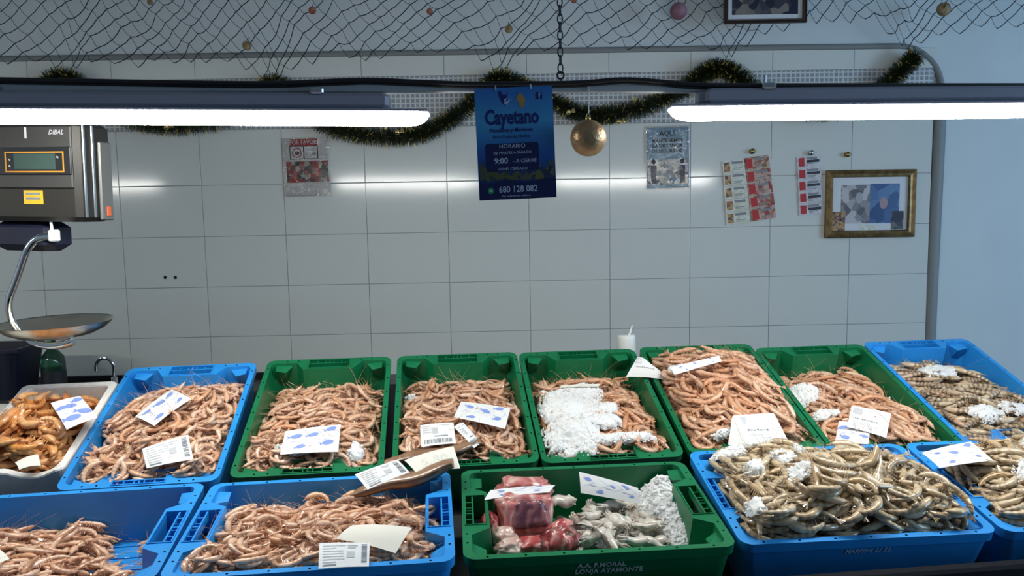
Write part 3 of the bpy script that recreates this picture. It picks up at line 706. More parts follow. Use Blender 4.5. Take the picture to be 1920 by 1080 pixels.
def heap_objects(cn, heap, kind, placed, nind, pile_label, one_label, group, cat, name, base=True, cand=None):
    """the topmost nind animals as objects of their own, everything under them as one pile"""
    F0 = CR[cn]; nind = min(nind, len(placed))
    lower, upper = placed[:len(placed) - nind], placed[len(placed) - nind:]
    Vs, Fs, Bs, Rs = [], [], [], []; o = 0; rng = np.random.default_rng(77)
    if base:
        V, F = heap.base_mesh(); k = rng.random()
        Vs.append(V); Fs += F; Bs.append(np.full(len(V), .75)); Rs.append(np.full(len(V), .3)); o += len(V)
    for m, vi in lower:
        v = KIND[kind][vi]; A = np.array(m)
        Vs.append(v['V'] @ A[:3, :3].T + A[:3, 3]); Fs += [tuple(a + o for a in f) for f in v['F']]
        Bs.append(v['B']); Rs.append(np.full(len(v['V']), rng.random())); o += len(v['V'])
    if Vs:
        me = bpy.data.meshes.new(name + '_pile'); me.from_pydata(np.concatenate(Vs).tolist(), [], Fs); me.materials.append(M[kind])
        a = me.attributes.new('band', 'FLOAT', 'POINT'); a.data.foreach_set('value', np.concatenate(Bs)); a = me.attributes.new('rnd', 'FLOAT', 'POINT'); a.data.foreach_set('value', np.concatenate(Rs))
        me.polygons.foreach_set('use_smooth', [True] * len(me.polygons)); me.update()
        tag(link(name + '_pile', me, None, F0), pile_label, cat, None, 'stuff')
    for m, vi in upper:
        ob = link(name, variant_mesh(kind, vi), None, F0 @ m); tag(ob, one_label, cat, group)

def ss(a, b_, x):
    t = np.clip((x - a) / (b_ - a), 0, 1); return t * t * (3 - 2 * t)
def back_T(front, mid, back, ym=.30, sl=0.0, side=.018):
    def T(X, Y):
        z = np.interp(Y, [0.02, ym, .46, .545], [front, mid, (mid + back) / 2 + .006, back])
        z = z - side * ss(.13, .18, np.abs(X)) + sl * X
        z = z + .006 * np.sin(X * 31 + Y * 17) + .005 * np.sin(X * 12 - Y * 27)
        bulge = (np.abs(X) < .095) & ((Y < .066) | (Y > CL - .066))
        return np.maximum(np.where(bulge, np.minimum(z, -.02), z), -CH + .012)
    return T
HX = CW / 2 - .022
HP = {}
def do_back(cn, kind, N, nind, T, seed, pl, ol, gr, cat, name, flow=.3, spread=.8, allow=None):
    h = Heap(HX, .026, CL - .03, T, allow); HP[cn] = h
    pk = h.pack(kind, N, seed, flow, spread, .004); heap_objects(cn, h, kind, pk, nind, pl, ol, gr, cat, name)
SMALL = 'small pale pink shrimp'
do_back('B1', 'pink', 620, 0, back_T(-.014, -.026, -.100, sl=.07), 11, 'heap of small pale pink shrimp filling the left blue back-row crate', None, None, 'shrimp', 'shrimp', .9, .7)
do_back('B2', 'pink', 620, 0, back_T(-.016, -.064, -.130), 12, 'heap of small pale shrimp in the leftmost green crate', None, None, 'shrimp', 'shrimp', .2, .8)
do_back('B3', 'pink', 620, 0, back_T(-.014, -.060, -.124), 13, 'heap of small shrimp in the green crate behind the cured fish', None, None, 'shrimp', 'shrimp', 1.2, .8)
do_back('B4', 'rose', 420, 70, back_T(-.016, -.066, -.130), 14, 'shrimp lying under and around the big ice sheet', 'rosy shrimp in the green crate with the big ice sheet', 'shrimp in the crate with the ice sheet', 'shrimp', 'rosy_shrimp', -.5, .9)
do_back('B5', 'rose', 520, 150, back_T(-.012, .006, -.060, ym=.33), 15, 'lower part of the tall heap of long rosy shrimp', 'long rosy shrimp on the tall heap in the green crate with the curled paper', 'rosy shrimp on the tall heap', 'shrimp', 'rosy_shrimp', -.5, .6)
do_back('B6', 'rose', 420, 80, back_T(-.016, -.068, -.130, side=.03), 16, 'heap of shrimp in the rightmost green crate', 'rosy shrimp in the rightmost green crate', 'shrimp in the rightmost green crate', 'shrimp', 'rosy_shrimp', -.6, .7)
do_back('B7', 'striped', 260, 110, back_T(-.012, -.050, -.116, sl=-.03), 17, 'lower layer of striped shrimp in the right-end blue crate', 'brown and cream striped shrimp in the right-end blue back-row crate', 'striped shrimp in the right-end crate', 'shrimp', 'striped_shrimp', -.5, .5)
h0 = Heap(.106, .030, .388, lambda X, Y: np.interp(Y, [.03, .16, .28, .388], [-.014, -.018, -.050, -.092]) - .012 * ss(.07, .105, np.abs(X)) + .006 * np.sin(X * 40 + Y * 21)); HP['B0'] = h0
heap_objects('B0', h0, 'orange', h0.pack('orange', 220, 18, .3, .9, .006), 80, 'lower layer of orange prawns in the white polystyrene box', 'large orange prawn in the white polystyrene box', 'orange prawns in the polystyrene box', 'prawn', 'orange_prawn')

FX = CL / 2 - .030; FY0, FY1 = .022, CW - .022
def front_T(z0, z1, slx=0.0, bump=0.0, side=.02, cx=0.0):
    def T(X, Y):
        z = np.interp(Y, [.02, .20, .38], [z0, (z0 + z1) / 2 + bump, z1]) + slx * X - side * ss(.20, .26, np.abs(X))
        z = z + .006 * np.sin(X * 23 + Y * 19) + .005 * np.sin(X * 14 - Y * 31)
        return np.minimum(z, np.where((np.abs(Y - CW / 2) < .10) & (np.abs(X) > FX - .045), -.03, 1))
    return T
def do_front(cn, kind, N, nind, T, seed, pl, ol, gr, cat, name, flow=0.0, spread=.8, allow=None, base=True, fx=FX):
    h = Heap(fx, FY0, FY1, T, allow); HP[cn] = h
    pk = h.pack(kind, N, seed, flow, spread); heap_objects(cn, h, kind, pk, nind, pl, ol, gr, cat, name, base)
do_front('F1', 'pink', 700, 175, front_T(-.026, -.092, -.01, .004), 21, 'lower part of the pink shrimp heap in the half full blue front crate', 'small pale pink shrimp in the half full blue front-row crate', 'shrimp in the half full blue front crate', 'shrimp', 'shrimp', .4, .7)
T0 = front_T(-.080, -.106, -.03, .0, .012)
TF0 = lambda X, Y: np.where(X > .10, -.092, T0(X, Y)) 
do_front('F0', 'pink', 460, 125, lambda X, Y: np.maximum(T0(X, Y) - .03 * ss(.02, .10, X), -.122), 22, 'lower part of the shrimp heap in the bottom left blue crate', 'small pale pink shrimp in the bottom left blue crate with bare floor', 'shrimp in the bottom left blue crate', 'shrimp', 'shrimp', .5, .6, allow=lambda X, Y: ~((X > .05) & (X < .22) & (Y > .12) & (Y < .36) & (np.sin(X * 40 + Y * 30) > -.75)))
do_front('F3', 'grey', 640, 240, front_T(-.010, -.046, .01, .012, .004), 23, 'lower layer of grey-brown prawns in the blue front crate', 'large grey-brown prawn heaped in the blue front-row crate with faint lettering', 'grey-brown prawns in the lettered blue crate', 'prawn', 'grey_prawn', .1, 1.1)
do_front('F4', 'grey', 520, 60, front_T(-.022, -.030, -.02, .012, .010), 24, 'lower layer of grey-brown prawns in the crate at the bottom right edge', 'large grey-brown prawn in the blue crate at the bottom right edge', 'grey-brown prawns at the bottom right edge', 'prawn', 'grey_prawn', -.4, .8)

# ------------------------------------------------------------------ ice
def chunk(rng, r, det=1):
    import bmesh
    bm = bmesh.new(); bmesh.ops.create_icosphere(bm, subdivisions=det, radius=r)
    V = np.array([v.co[:] for v in bm.verts]); F = [tuple(v.index for v in f.verts) for f in bm.faces]; bm.free()
    V = V * (1 + rng.uniform(-.38, .38, (len(V), 1))) * rng.uniform(.6, 1.25, 3)
    return V, F
def ice_field(cn, label, spots, seed, rr=(.0022, .0050), n=200, M0=None, heap=None):
    """spots: (x, y, rx, ry, extra height) ellipses in the crate frame; a crusted sheet with loose grains on it"""
    rng = np.random.default_rng(seed); b = MB(); h = heap or HP[cn]; st = .0032; h.smooth()
    cells = {}
    for s in spots:
        for i in range(int((s[0] - s[2]) / st), int((s[0] + s[2]) / st) + 1):
            for j in range(int((s[1] - s[3]) / st), int((s[1] + s[3]) / st) + 1):
                q = ((i * st - s[0]) / s[2]) ** 2 + ((j * st - s[1]) / s[3]) ** 2
                q += .9 * MN.noise(Vector((i * .16, j * .16, seed))) + .8 * MN.noise(Vector((i * .42, j * .42, seed + 9)))
                if q < 1: cells[i, j] = max(cells.get((i, j), -1), s[4] * (1 - q) ** .5 + .001)
    from collections import defaultdict
    vz = {}
    def vert(i, j):
        if (i, j) not in vz:
            x, y = i * st, j * st; e = [cells.get((i - a, j - c)) for a in (0, 1) for c in (0, 1)]; edge = any(q is None for q in e)
            hh = h.hs(x, y) - .004
            z = hh + (-.005 if edge else max(q for q in e if q is not None) + .0030 * rng.random() + .006 * MN.noise(Vector((x * 50, y * 50, seed))) + .0022 * MN.noise(Vector((x * 150, y * 150, seed))))
            vz[i, j] = (len(b.v), ); b.v.append((x + rng.uniform(-.0006, .0006), y + rng.uniform(-.0006, .0006), z))
        return vz[i, j][0]
    for (i, j) in cells:
        x, y = i * st, j * st
        if abs(x) > h.hx + .004 or y < h.y0 - .004 or y > h.y1: continue
        b.f.append((vert(i, j), vert(i + 1, j), vert(i + 1, j + 1), vert(i, j + 1))); b.m.append(0); b.sm.append(True)
    area = [s[2] * s[3] for s in spots]; tot = sum(area); base = list(vz)
    for s, a in zip(spots, area):
        for k in range(max(8, int(n * 1.2 * a / tot))):
            t = rng.uniform(0, 2 * PI); q = rng.random() ** .4 * 1.05; x = s[0] + s[2] * q * math.cos(t); y = s[1] + s[3] * q * math.sin(t)
            if abs(x) > h.hx + .004 or y < h.y0 - .004 or y > h.y1: continue
            V, F = chunk(rng, rng.uniform(*rr)); z = h.hs(x, y) - .003 + s[4] * max(0, 1 - q * q) ** .5
            b.add([(v[0] + x, v[1] + y, v[2] + z) for v in V], F, 0, False)
    o = b.build('crushed_ice', M['ice'], None, CR[cn]); tag(o, label, 'ice', None, 'stuff'); return o
ice_field('B4', 'large white sheet of crushed ice spread over the shrimp in a green crate', [(-.075, .26, .095, .13, .010), (-.10, .11, .08, .09, .010), (.0, .17, .06, .035, .010), (-.02, .36, .07, .05, .006), (.03, .075, .11, .02, .006), (.02, .235, .045, .03, .008)], 31, n=950)
ice_field('B2', 'few lumps of ice at the front of the leftmost green crate', [(-.03, .088, .06, .024, .009), (.12, .08, .022, .03, .008)], 32, n=70)
ice_field('B6', 'patch of ice at the left of the rightmost green crate', [(-.135, .33, .05, .05, .008), (-.12, .20, .035, .03, .005)], 33, n=150)
ice_field('B7', 'scattered ice among the striped shrimp of the right-end crate', [(-.02, .40, .06, .04, .006), (-.06, .12, .05, .04, .006), (.05, .13, .05, .04, .006)], 34, n=160)
ice_field('B5', 'small lump of ice under the curled paper', [(-.13, .36, .028, .03, .01), (-.09, .05, .03, .012, .004)], 35, n=40)
ice_field('B3', 'small lump of ice at the left of the shrimp behind the cured fish', [(-.155, .40, .016, .016, .01)], 36, n=12)
ice_field('F3', 'lumps of ice scattered among the grey-brown prawns', [(-.20, .335, .045, .030, .008), (-.13, .35, .04, .018, .004), (-.185, .215, .022, .026, .014), (-.10, .25, .03, .03, .001), (-.235, .070, .018, .032, .010), (-.10, .16, .030, .026, .000), (-.03, .32, .016, .014, .004)], 37, n=190)
ice_field('F4', 'lumps of ice among the prawns at the bottom right edge', [(-.12, .16, .04, .022, .000), (.0, .27, .05, .04, .002)], 38, n=70)

# ------------------------------------------------------------------ green front crate: fish chunks, baby squid, ice
def blob(b, c, r, rng, mt=0, sub=4, amp=.10, R=None, sq=1.0):
    import bmesh
    from mathutils import noise as mn
    bm = bmesh.new(); bmesh.ops.create_icosphere(bm, subdivisions=sub, radius=1)
    ph = Vector((rng.uniform(0, 50), rng.uniform(0, 50), rng.uniform(0, 50)))
    vs = []
    for v in bm.verts:
        p = v.co.copy(); q = p.copy()
        if sq != 1: p = Vector([math.copysign(abs(a) ** sq, a) for a in p])
        f = 1 + amp * (1.3 * mn.noise(q * 1.3 + ph) + .8 * mn.noise(q * 3.1 + ph) + .35 * mn.noise(Vector((q.x * 3, q.y * 9, q.z * 9)) + ph))
        p = Vector((p.x * r[0], p.y * r[1], p.z * r[2])) * f
        if R is not None: p = R @ p
        vs.append(p + Vector(c))
    b.add(vs, [tuple(v.index for v in f.verts) for f in bm.faces], mt, True); bm.free()
F2 = CR['F2']; rg = random.Random(5)
def fpt(px, py, h):                            # a point of the photo on the plane h above the rim of the green front crate
    return F2.inverted() @ on_plane(px, py, F2 @ Vector((0, 0, h)), F2.to_3x3() @ Vector((0, 0, 1)))
def chunk_thing(px, py, h, r, label, mts, rot=(0, 0, 0), face=None, sq=.5, amp=.22):
    c = fpt(px, py, h); root = thing('fish_chunk', label, 'fish', F2 @ Matrix.Translation(c), 'raw fish chunks in the green front crate')
    from mathutils import Euler
    R = Euler(rot).to_matrix(); b = MB(); blob(b, (0, 0, 0), r, rg, 0, 4, amp, R, sq); b.build('flesh', M[mts[0]], root)
    if face:
        fb = MB(); blob(fb, R @ Vector(face[0]), face[1], rg, 0, 4, .16, R, .75); fb.build(face[2], M[face[3]], root)
    return c
chunk_thing(985, 968, -.045, (.066, .040, .052), 'big pink fish chunk with a dark oval cut face, left in the green front crate', ['fish_pink'], (-.5, 0, .05), ((.006, -.034, .002), (.046, .013, .033), 'dark_meat', 'fish_dark'))
chunk_thing(985, 935, -.050, (.072, .030, .048), 'pink fish chunk standing behind the big dark-faced chunk, printed paper on top', ['fish_pink'], (.0, 0, .05))
chunk_thing(1052, 1012, -.055, (.044, .034, .036), 'round red striped fish steak beside the baby squid', ['fish_red'], (-.3, 0, -.3), sq=.85)
chunk_thing(945, 1012, -.060, (.030, .026, .028), 'pale pink lump of fish at the left wall of the green front crate', ['fish_pale'], (0, 0, .4), sq=.9)
chunk_thing(955, 1030, -.050, (.034, .022, .022), 'pale flap of fish at the front left corner of the green front crate', ['fish_pale'], (0, 0, .1), sq=.9)
chunk_thing(1000, 1026, -.055, (.036, .024, .022), 'coral red piece of fish below the big dark-faced chunk', ['fish_red'], (0, 0, -.1), sq=.7)
chunk_thing(922, 990, -.060, (.020, .034, .034), 'narrow reddish strip of fish left of the big dark-faced chunk', ['fish_red'], (0, 0, .2), sq=.8)
def squid_mesh(i):
    r = random.Random(60 + i); b = MB(); n = 9
    pts = [Vector((-.034 + .062 * k / (n - 1), .004 * math.sin(k * .7 + i), .003 * math.sin(k + i))) for k in range(n)]
    b.tube(pts, [.0008, .006, .0098, .0118, .0122, .0116, .0102, .0088, .0080], 10, flat=(.85, 1.1))
    for k in range(6):
        a = 2 * PI * k / 6; q = pts[-1]
        b.tube([q + Vector((0, .004 * math.cos(a), .004 * math.sin(a))), q + Vector((.012, .007 * math.cos(a), .005 * math.sin(a))), q + Vector((.017 + r.uniform(0, .006), .008 * math.cos(a + .8), .004 * math.sin(a)))], [.0030, .0026, .0012], 6)
    for s in (1, -1): b.add([(-.030, 0, .002), (-.024, s * .019, .001), (-.008, s * .010, .002)], [(0, 1, 2)])
    me = b.build('baby_squid', M['squid']); d = me.data; bpy.data.objects.remove(me); return d
SQ = [squid_mesh(i) for i in range(5)]
rs = random.Random(9); from mathutils import Euler
for k in range(60):
    while True:
        px, py = rs.uniform(1062, 1235), rs.uniform(938, 1024)
        if py > 945 + max(0, (1105 - px)) * .95: break
    lay = k / 60
    h = -.104 + .050 * lay + .020 * (1 - abs(px - 1150) / 90)
    c = fpt(px, py, h)
    if c.y < .04 or c.x > .22: continue
    ob = link('baby_squid', SQ[k % 5], None, F2 @ Matrix.Translation(c) @ Euler((rs.uniform(-.5, .5), rs.uniform(-.35, .35), rs.uniform(0, 6.28))).to_matrix().to_4x4())
    tag(ob, 'pale baby squid in the heap between the fish chunks and the ice', 'squid', 'baby squid heap')
ob = link('baby_squid', SQ[1], None, F2 @ Matrix.Translation(fpt(1056, 940, -.045)) @ Euler((0, 0, 3.3)).to_matrix().to_4x4() @ Matrix.Diagonal((1.0, 1.5, 1.4, 1)))
tag(ob, 'single pale squid lying apart behind the fish chunks', 'squid')
b = MB(); rng = np.random.default_rng(4); st = .0034
c0, c1 = fpt(1238, 900, -.03), fpt(1288, 1000, -.06); dd = (c1 - c0).xy; cells = {}
def mound(x, y):
    t = ((x - c0.x) * dd.x + (y - c0.y) * dd.y) / dd.length_squared; tc = min(max(t, 0), 1)
    e = math.hypot(x - c0.x - dd.x * tc, y - c0.y - dd.y * tc) / (.070 + .010 * math.sin(t * 6))
    n = MN.noise(Vector((x * 55, y * 55, 1))) * .011 + MN.noise(Vector((x * 140, y * 140, 5))) * .004
    return -.016 - .032 * tc - .080 * e ** 1.5 + n
vid = {}
def mv(i, j):
    if (i, j) not in vid:
        x, y = i * st, j * st; vid[i, j] = len(b.v); b.v.append((x + rng.uniform(-.0012, .0012), y + rng.uniform(-.0012, .0012), mound(x, y) + rng.uniform(-.0006, .0006)))
    return vid[i, j]
for i in range(int(.06 / st), int((FX - .003) / st)):
    for j in range(int(.026 / st), int((CW - .03) / st)):
        if mound(i * st, j * st) > -.125 and max(mound((i + 1) * st, j * st), mound(i * st, (j + 1) * st)) > -.125:
            b.f.append((mv(i, j), mv(i + 1, j), mv(i + 1, j + 1), mv(i, j + 1))); b.m.append(0); b.sm.append(True)
for k in range(1500):
    x, y = rng.uniform(.07, FX - .008), rng.uniform(.034, CW - .036); z = mound(x, y)
    if z > -.118:
        V, F = chunk(rng, rng.uniform(.0025, .0065)); b.add([(v[0] + x, v[1] + y, v[2] + z + rng.uniform(-.002, .003)) for v in V], F, 0, True)
V_ = b.build('crushed_ice', M['ice'], None, F2); tag(V_, 'tall white heap of crushed ice at the right of the green front crate', 'ice', None, 'stuff')
b = MB(); 
c = fpt(1040, 1000, -.01); blob(b, c + Vector((.04, .0, -.045)), (.075, .05, .05), random.Random(2), 0, 3, .12, None, .7)
o = b.build('cling_film', M['cling'], None, F2); tag(o, 'crinkled clear plastic film over the red steak and squid', 'film')

# ------------------------------------------------------------------ cured fish pieces lying across the crate corner
def fish_slab(label, p0, p1, r0, r1, seed):
    root = thing('cured_fish', label, 'fish', Matrix.Translation((p0 + p1) / 2), None); b = MB(); rr = random.Random(seed); n = 14
    mid = (p0 + p1) / 2; d = p1 - p0; side = d.cross(ZZ).normalized()
    pts = [p0 + d * k / (n - 1) + side * .006 * math.sin(k * .9) + ZZ * .004 * math.sin(k * .6) - mid for k in range(n)]
    rad = [(r0 + (r1 - r0) * k / (n - 1)) * (math.sin(PI * (0.08 + .84 * k / (n - 1))) ** .45) * rr.uniform(.94, 1.05) for k in range(n)]
    b.tube(pts, rad, 12, flat=(.55, 1.1), up=(0, 0, 1)); b.build('flesh', M['fish_brown'], root)
    w = MB(); w.tube(pts, [q * 1.06 for q in rad], 12, flat=(.55, 1.1), up=(0, 0, 1)); w.build('cling_wrap', M['cling'], root)
F1f = CR['F1']; n1 = F1f.to_3x3() @ Vector((0, 0, 1))
def f1(px, py, h): return on_plane(px, py, F1f @ Vector((0, 0, h)), n1)
fish_slab('long brown cured fish piece hanging into the half full blue crate, two papers on it', f1(668, 925, -.015), f1(850, 872, .045), .030, .036, 1)
B3n = CR['B3'].to_3x3() @ Vector((0, 0, 1))
fish_slab('brown cured fish piece lying on the shrimp behind, at the front of a green crate', on_plane(722, 868, CR['B3'] @ Vector((0, 0, .012)), B3n), on_plane(902, 832, CR['B3'] @ Vector((0, 0, .016)), B3n), .024, .032, 2)

# ------------------------------------------------------------------ paper tags
def surf_tag(name, label, cat, quad, base, style, curl=0.0, group=None):
    """quad: four photo corners (top-left, top-right, bottom-right, bottom-left), base: list of 4 (point, normal) or one plane"""
    P = [on_plane(q[0], q[1], *(base[k] if isinstance(base, list) else base)) for k, q in enumerate(quad)]
    c = sum(P, Vector()) / 4; n = (P[1] - P[0]).cross(P[3] - P[0]).normalized()
    if n.z < 0 and abs(n.z) > .05: n = -n
    def S(u, v, o=0.0):
        p = (P[0] * (1 - u) + P[1] * u) * (1 - v) + (P[3] * (1 - u) + P[2] * u) * v
        return p - c + n * (o + curl * (math.sin(PI * u) - .5) * .6 + curl * .5 * math.sin(PI * v * .9 + u))
    b = MB(); N = 10
    for side, o in ((0, 0.0), (1, -.0006)):
        vs = [S(i / N, j / N, o) for i in range(N + 1) for j in range(N + 1)]
        fs = [(i * (N + 1) + j, (i + 1) * (N + 1) + j, (i + 1) * (N + 1) + j + 1, i * (N + 1) + j + 1) for i in range(N) for j in range(N)]
        b.add(vs, fs, 0, True)
    ed = [(i / N, 0) for i in range(N)] + [(1, j / N) for j in range(N)] + [(1 - i / N, 1) for i in range(N)] + [(0, 1 - j / N) for j in range(N)]
    b.add([S(u, v) for u, v in ed] + [S(u, v, -.0006) for u, v in ed], [(k, (k + 1) % 40, 40 + (k + 1) % 40, 40 + k) for k in range(40)], 0)
    rr = random.Random(label)
    def q4(u0, v0, u1, v1, mt, sk=0.0):
        b.add([S(u0, v0, .0007), S(u1, v0 + sk, .0007), S(u1, v1 + sk, .0007), S(u0, v1, .0007)], [(0, 1, 2, 3)], mt)
    def fishp(cu, cv, s, mt):
        a = rr.uniform(-.5, .5); asp = ((P[1] - P[0]).length / max((P[3] - P[0]).length, .01))
        def T(x, y): return S(min(max(cu + s * (x * math.cos(a) - y * math.sin(a)) / asp, .01), .99), min(max(cv + s * (x * math.sin(a) + y * math.cos(a)), .01), .99), .0008)
        body = [T(math.cos(t) * .9, math.sin(t) * .55) for t in [k * PI / 6 for k in range(12)]]
        b.add(body, [tuple(range(12))], mt); b.add([T(-.7, 0), T(-1.4, .45), T(-1.2, 0), T(-1.4, -.45)], [(0, 1, 2, 3)], mt)
    if style == 'print':
        for (cu, cv) in ((.18, .3), (.52, .34), (.82, .68), (.30, .78), (.82, .18)):
            fishp(cu + rr.uniform(-.05, .05), cv + rr.uniform(-.06, .06), rr.uniform(.10, .17), 3)
        for k in range(4):
            u = .08 + .24 * k; q4(u, .12, u + .18, .14, 4, .28); q4(u, .62, u + .16, .64, 4, -.25)
        for k in range(3): q4(.15 + .28 * k, .52, .27 + .28 * k, .56, 4)
    elif style == 'code':
        for k in range(7):
            v = .12 + .11 * k; q4(.07, v, .07 + rr.uniform(.25, .5), v + .035, 2)
        q4(.55, .40, .70, .64, 2)
        for k in range(13): q4(.84, .08 + .062 * k, .95, .08 + .062 * k + rr.choice((.02, .034, .045)), 1)
        q4(.08, .88, .34, .93, 1); q4(.56, .12, .76, .16, 2); q4(.56, .22, .72, .25, 2)
    elif style == 'bottomcode':
        for k in range(4): q4(.08, .10 + .10 * k, .08 + rr.uniform(.2, .34), .135 + .10 * k, 2)
        q4(.36, .22, .52, .50, 2)
        for k in range(22): q4(.10 + .037 * k, .74, .10 + .037 * k + rr.choice((.012, .02, .028)), .92, 1)
        q4(.40, .60, .80, .645, 1); q4(.62, .10, .88, .13, 2)
    elif style == 'note':
        q4(.06, .08, .30, .36, 2); 
        for k in range(10): q4(.14 + .06 * k, .52 + .01 * (k % 3), .18 + .06 * k, .565 + .012 * (k % 2), 1)
        for k in range(3): q4(.10, .70 + .08 * k, .10 + rr.uniform(.4, .7), .72 + .08 * k, 2)
    elif style == 'price':
        def stroke(pts):
            for a, c2 in zip(pts[:-1], pts[1:]):
                d = Vector((c2[1] - a[1], a[0] - c2[0])); d = d.normalized() * .007 if d.length else d
                b.add([S(a[0] - d.x, a[1] - d.y, .0008), S(a[0] + d.x, a[1] + d.y, .0008), S(c2[0] + d.x, c2[1] + d.y, .0008), S(c2[0] - d.x, c2[1] - d.y, .0008)], [(0, 1, 2, 3)], 2)
        stroke([(.36, .32), (.28, .34), (.26, .48), (.34, .50), (.34, .62), (.25, .66)])
        stroke([(.43, .60), (.40, .76)])
        stroke([(.60, .46), (.53, .46), (.53, .30), (.60, .30), (.60, .62)])
        stroke([(.74, .30), (.68, .36), (.68, .56), (.74, .62), (.79, .54), (.79, .36), (.74, .30)])
    o = b.build(name, [M['paper'] if style not in ('blank', 'price') else M['card'], M['ink'], M['inklight'], M['inkblue'], M['inkpale']], None, Matrix.Translation(c))
    return tag(o, label, cat, group)
def hp(cn, quad, lift=.006):
    """plane lying on the heap of a crate under a photo quad"""
    F = CR[cn]; Fi = F.inverted(); h = HP[cn]; p0 = F @ Vector((0, 0, -.02)); nn = (F.to_3x3() @ Vector((0, 0, 1)))
    for it in range(4):
        Q = [Fi @ on_plane(q[0], q[1], p0, nn) for q in quad]; S = []
        for i in range(7):
            for j in range(7):
                u, v = i / 6, j / 6; a = (Q[0] * (1 - u) + Q[1] * u) * (1 - v) + (Q[3] * (1 - u) + Q[2] * u) * v
                S.append((a.x, a.y, h.h(min(max(a.x, -h.hx), h.hx), min(max(a.y, h.y0), h.y1))))
        S = np.array(S); A = np.stack([S[:, 0], S[:, 1], np.ones(len(S))], 1); k = np.linalg.lstsq(A, S[:, 2], rcond=None)[0]
        k[:2] = np.clip(k[:2], -.35, .35); k[2] = np.percentile(S[:, 2] - A[:, :2] @ k[:2], 97) + lift
        m = S.mean(0); p0 = F @ Vector((m[0], m[1], k[0] * m[0] + k[1] * m[1] + k[2])); nn = F.to_3x3() @ Vector((-k[0], -k[1], 1)).normalized()
    return (p0, nn)
def cp(cn, h, n=None):
    F = CR[cn]; return (F @ Vector((0, 0, h)), (F.to_3x3() @ Vector((0, 0, 1))) if n is None else n)
T_ = lambda *a, **k: surf_tag('paper_label', *a, **k)
T_('blue-printed paper label lying on the orange prawns', 'label', [(95, 755), (150, 743), (184, 781), (125, 805)], hp('B0', [(95, 755), (150, 743), (184, 781), (125, 805)], .010), 'print', .004)
T_('crumpled white scrap of paper at the front of the polystyrene box', 'label', [(28, 866), (71, 852), (77, 870), (36, 880)], hp('B0', [(28, 866), (71, 852), (77, 870), (36, 880)]), 'blank', .008)
T_('blue-printed paper label at the back of the left blue crate of shrimp', 'label', [(253, 780), (322, 730), (358, 746), (289, 798)], hp('B1', [(253, 780), (322, 730), (358, 746), (289, 798)]), 'print', .005)
T_('white barcode label on the shrimp at the front of the left blue crate', 'label', [(266, 841), (353, 815), (362, 860), (275, 878)], hp('B1', [(266, 841), (353, 815), (362, 860), (275, 878)]), 'code', .005)
T_('large blue-printed paper label in the leftmost green crate', 'label', [(535, 808), (639, 796), (634, 846), (525, 852)], hp('B2', [(535, 808), (639, 796), (634, 846), (525, 852)]), 'print', .003)
T_('blue-printed paper label tilted on the shrimp behind the cured fish', 'label', [(865, 752), (957, 766), (947, 803), (851, 782)], hp('B3', [(865, 752), (957, 766), (947, 803), (851, 782)]), 'print', .003)
T_('square barcode label at the front of the crate behind the cured fish', 'label', [(787, 797), (850, 792), (855, 830), (790, 838)], hp('B3', [(787, 797), (850, 792), (855, 830), (790, 838)], .007), 'bottomcode', .003)
T_('narrow slanted barcode label right of the square one', 'label', [(851, 800), (868, 792), (903, 830), (889, 840)], hp('B3', [(851, 800), (868, 792), (903, 830), (889, 840)]), 'bottomcode', .004)
T_('barcode label on the lower cured fish piece', 'label', [(665, 889), (746, 863), (768, 884), (689, 918)], [(f1(0, 0, .012), n1)] * 4 if False else (F1f @ Vector((0, 0, .028)), (n1 + Vector((0, -.35, 0))).normalized()), 'code', .004)
T_('cream price card with a faint handwritten number on the cured fish', 'label', [(758, 862), (850, 837), (863, 876), (782, 888)], (F1f @ Vector((0, .39, .050)), (n1 + Vector((0, -.3, 0))).normalized()), 'price', .006)
T_('white barcode card standing at the front of the half full blue crate', 'label', [(599, 1018), (693, 1018), (692, 1061), (597, 1066)], hp('F1', [(599, 1018), (693, 1018), (692, 1061), (597, 1066)], .006), 'code', .003)
T_('blank cream card curling on the shrimp of the half full blue crate', 'label', [(660, 983), (773, 990), (741, 1034), (630, 1010)], hp('F1', [(660, 983), (773, 990), (741, 1034), (630, 1010)]), 'blank', .008)
T_('narrow blue-printed strip on top of the rear fish chunk', 'label', [(920, 918), (1041, 910), (1030, 921), (908, 937)], cp('F2', .004), 'print', .004)
T_('blue-printed paper label standing over the baby squid', 'label', [(1086, 884), (1196, 915), (1202, 945), (1089, 924)], (F2 @ Vector((.03, .27, .0)), (F2.to_3x3() @ Vector((0, -.7, .7)))), 'print', .006)
T_('edge-on paper label at the back of the crate with the ice sheet', 'label', [(1052, 722), (1126, 720), (1122, 724), (1050, 727)], hp('B4', [(1052, 722), (1126, 720), (1122, 724), (1050, 727)]), 'blank', .004)
T_('curled white paper hanging over the rim between two green crates', 'label', [(1196, 668), (1215, 680), (1262, 712), (1174, 706)], (CR['B5'] @ Vector((-.19, .42, .03)), (CR['B5'].to_3x3() @ Vector((0, -.5, .86)))), 'note', .018)
T_('folded blue-printed strip at the back of the tall shrimp heap', 'label', [(1258, 689), (1348, 667), (1353, 677), (1264, 703)], hp('B5', [(1258, 689), (1348, 667), (1353, 677), (1264, 703)], .007), 'print', .003)
T_('large white note with a stamp at the front of the tall shrimp heap', 'label', [(1374, 779), (1451, 775), (1482, 833), (1365, 832)], hp('B5', [(1374, 779), (1451, 775), (1482, 833), (1365, 832)], .007), 'note', .003)
T_('white note tucked under the large one, its corner over the blue rim', 'label', [(1372, 784), (1385, 782), (1448, 844), (1366, 834)], hp('B5', [(1372, 784), (1385, 782), (1448, 844), (1366, 834)]), 'blank', .004)
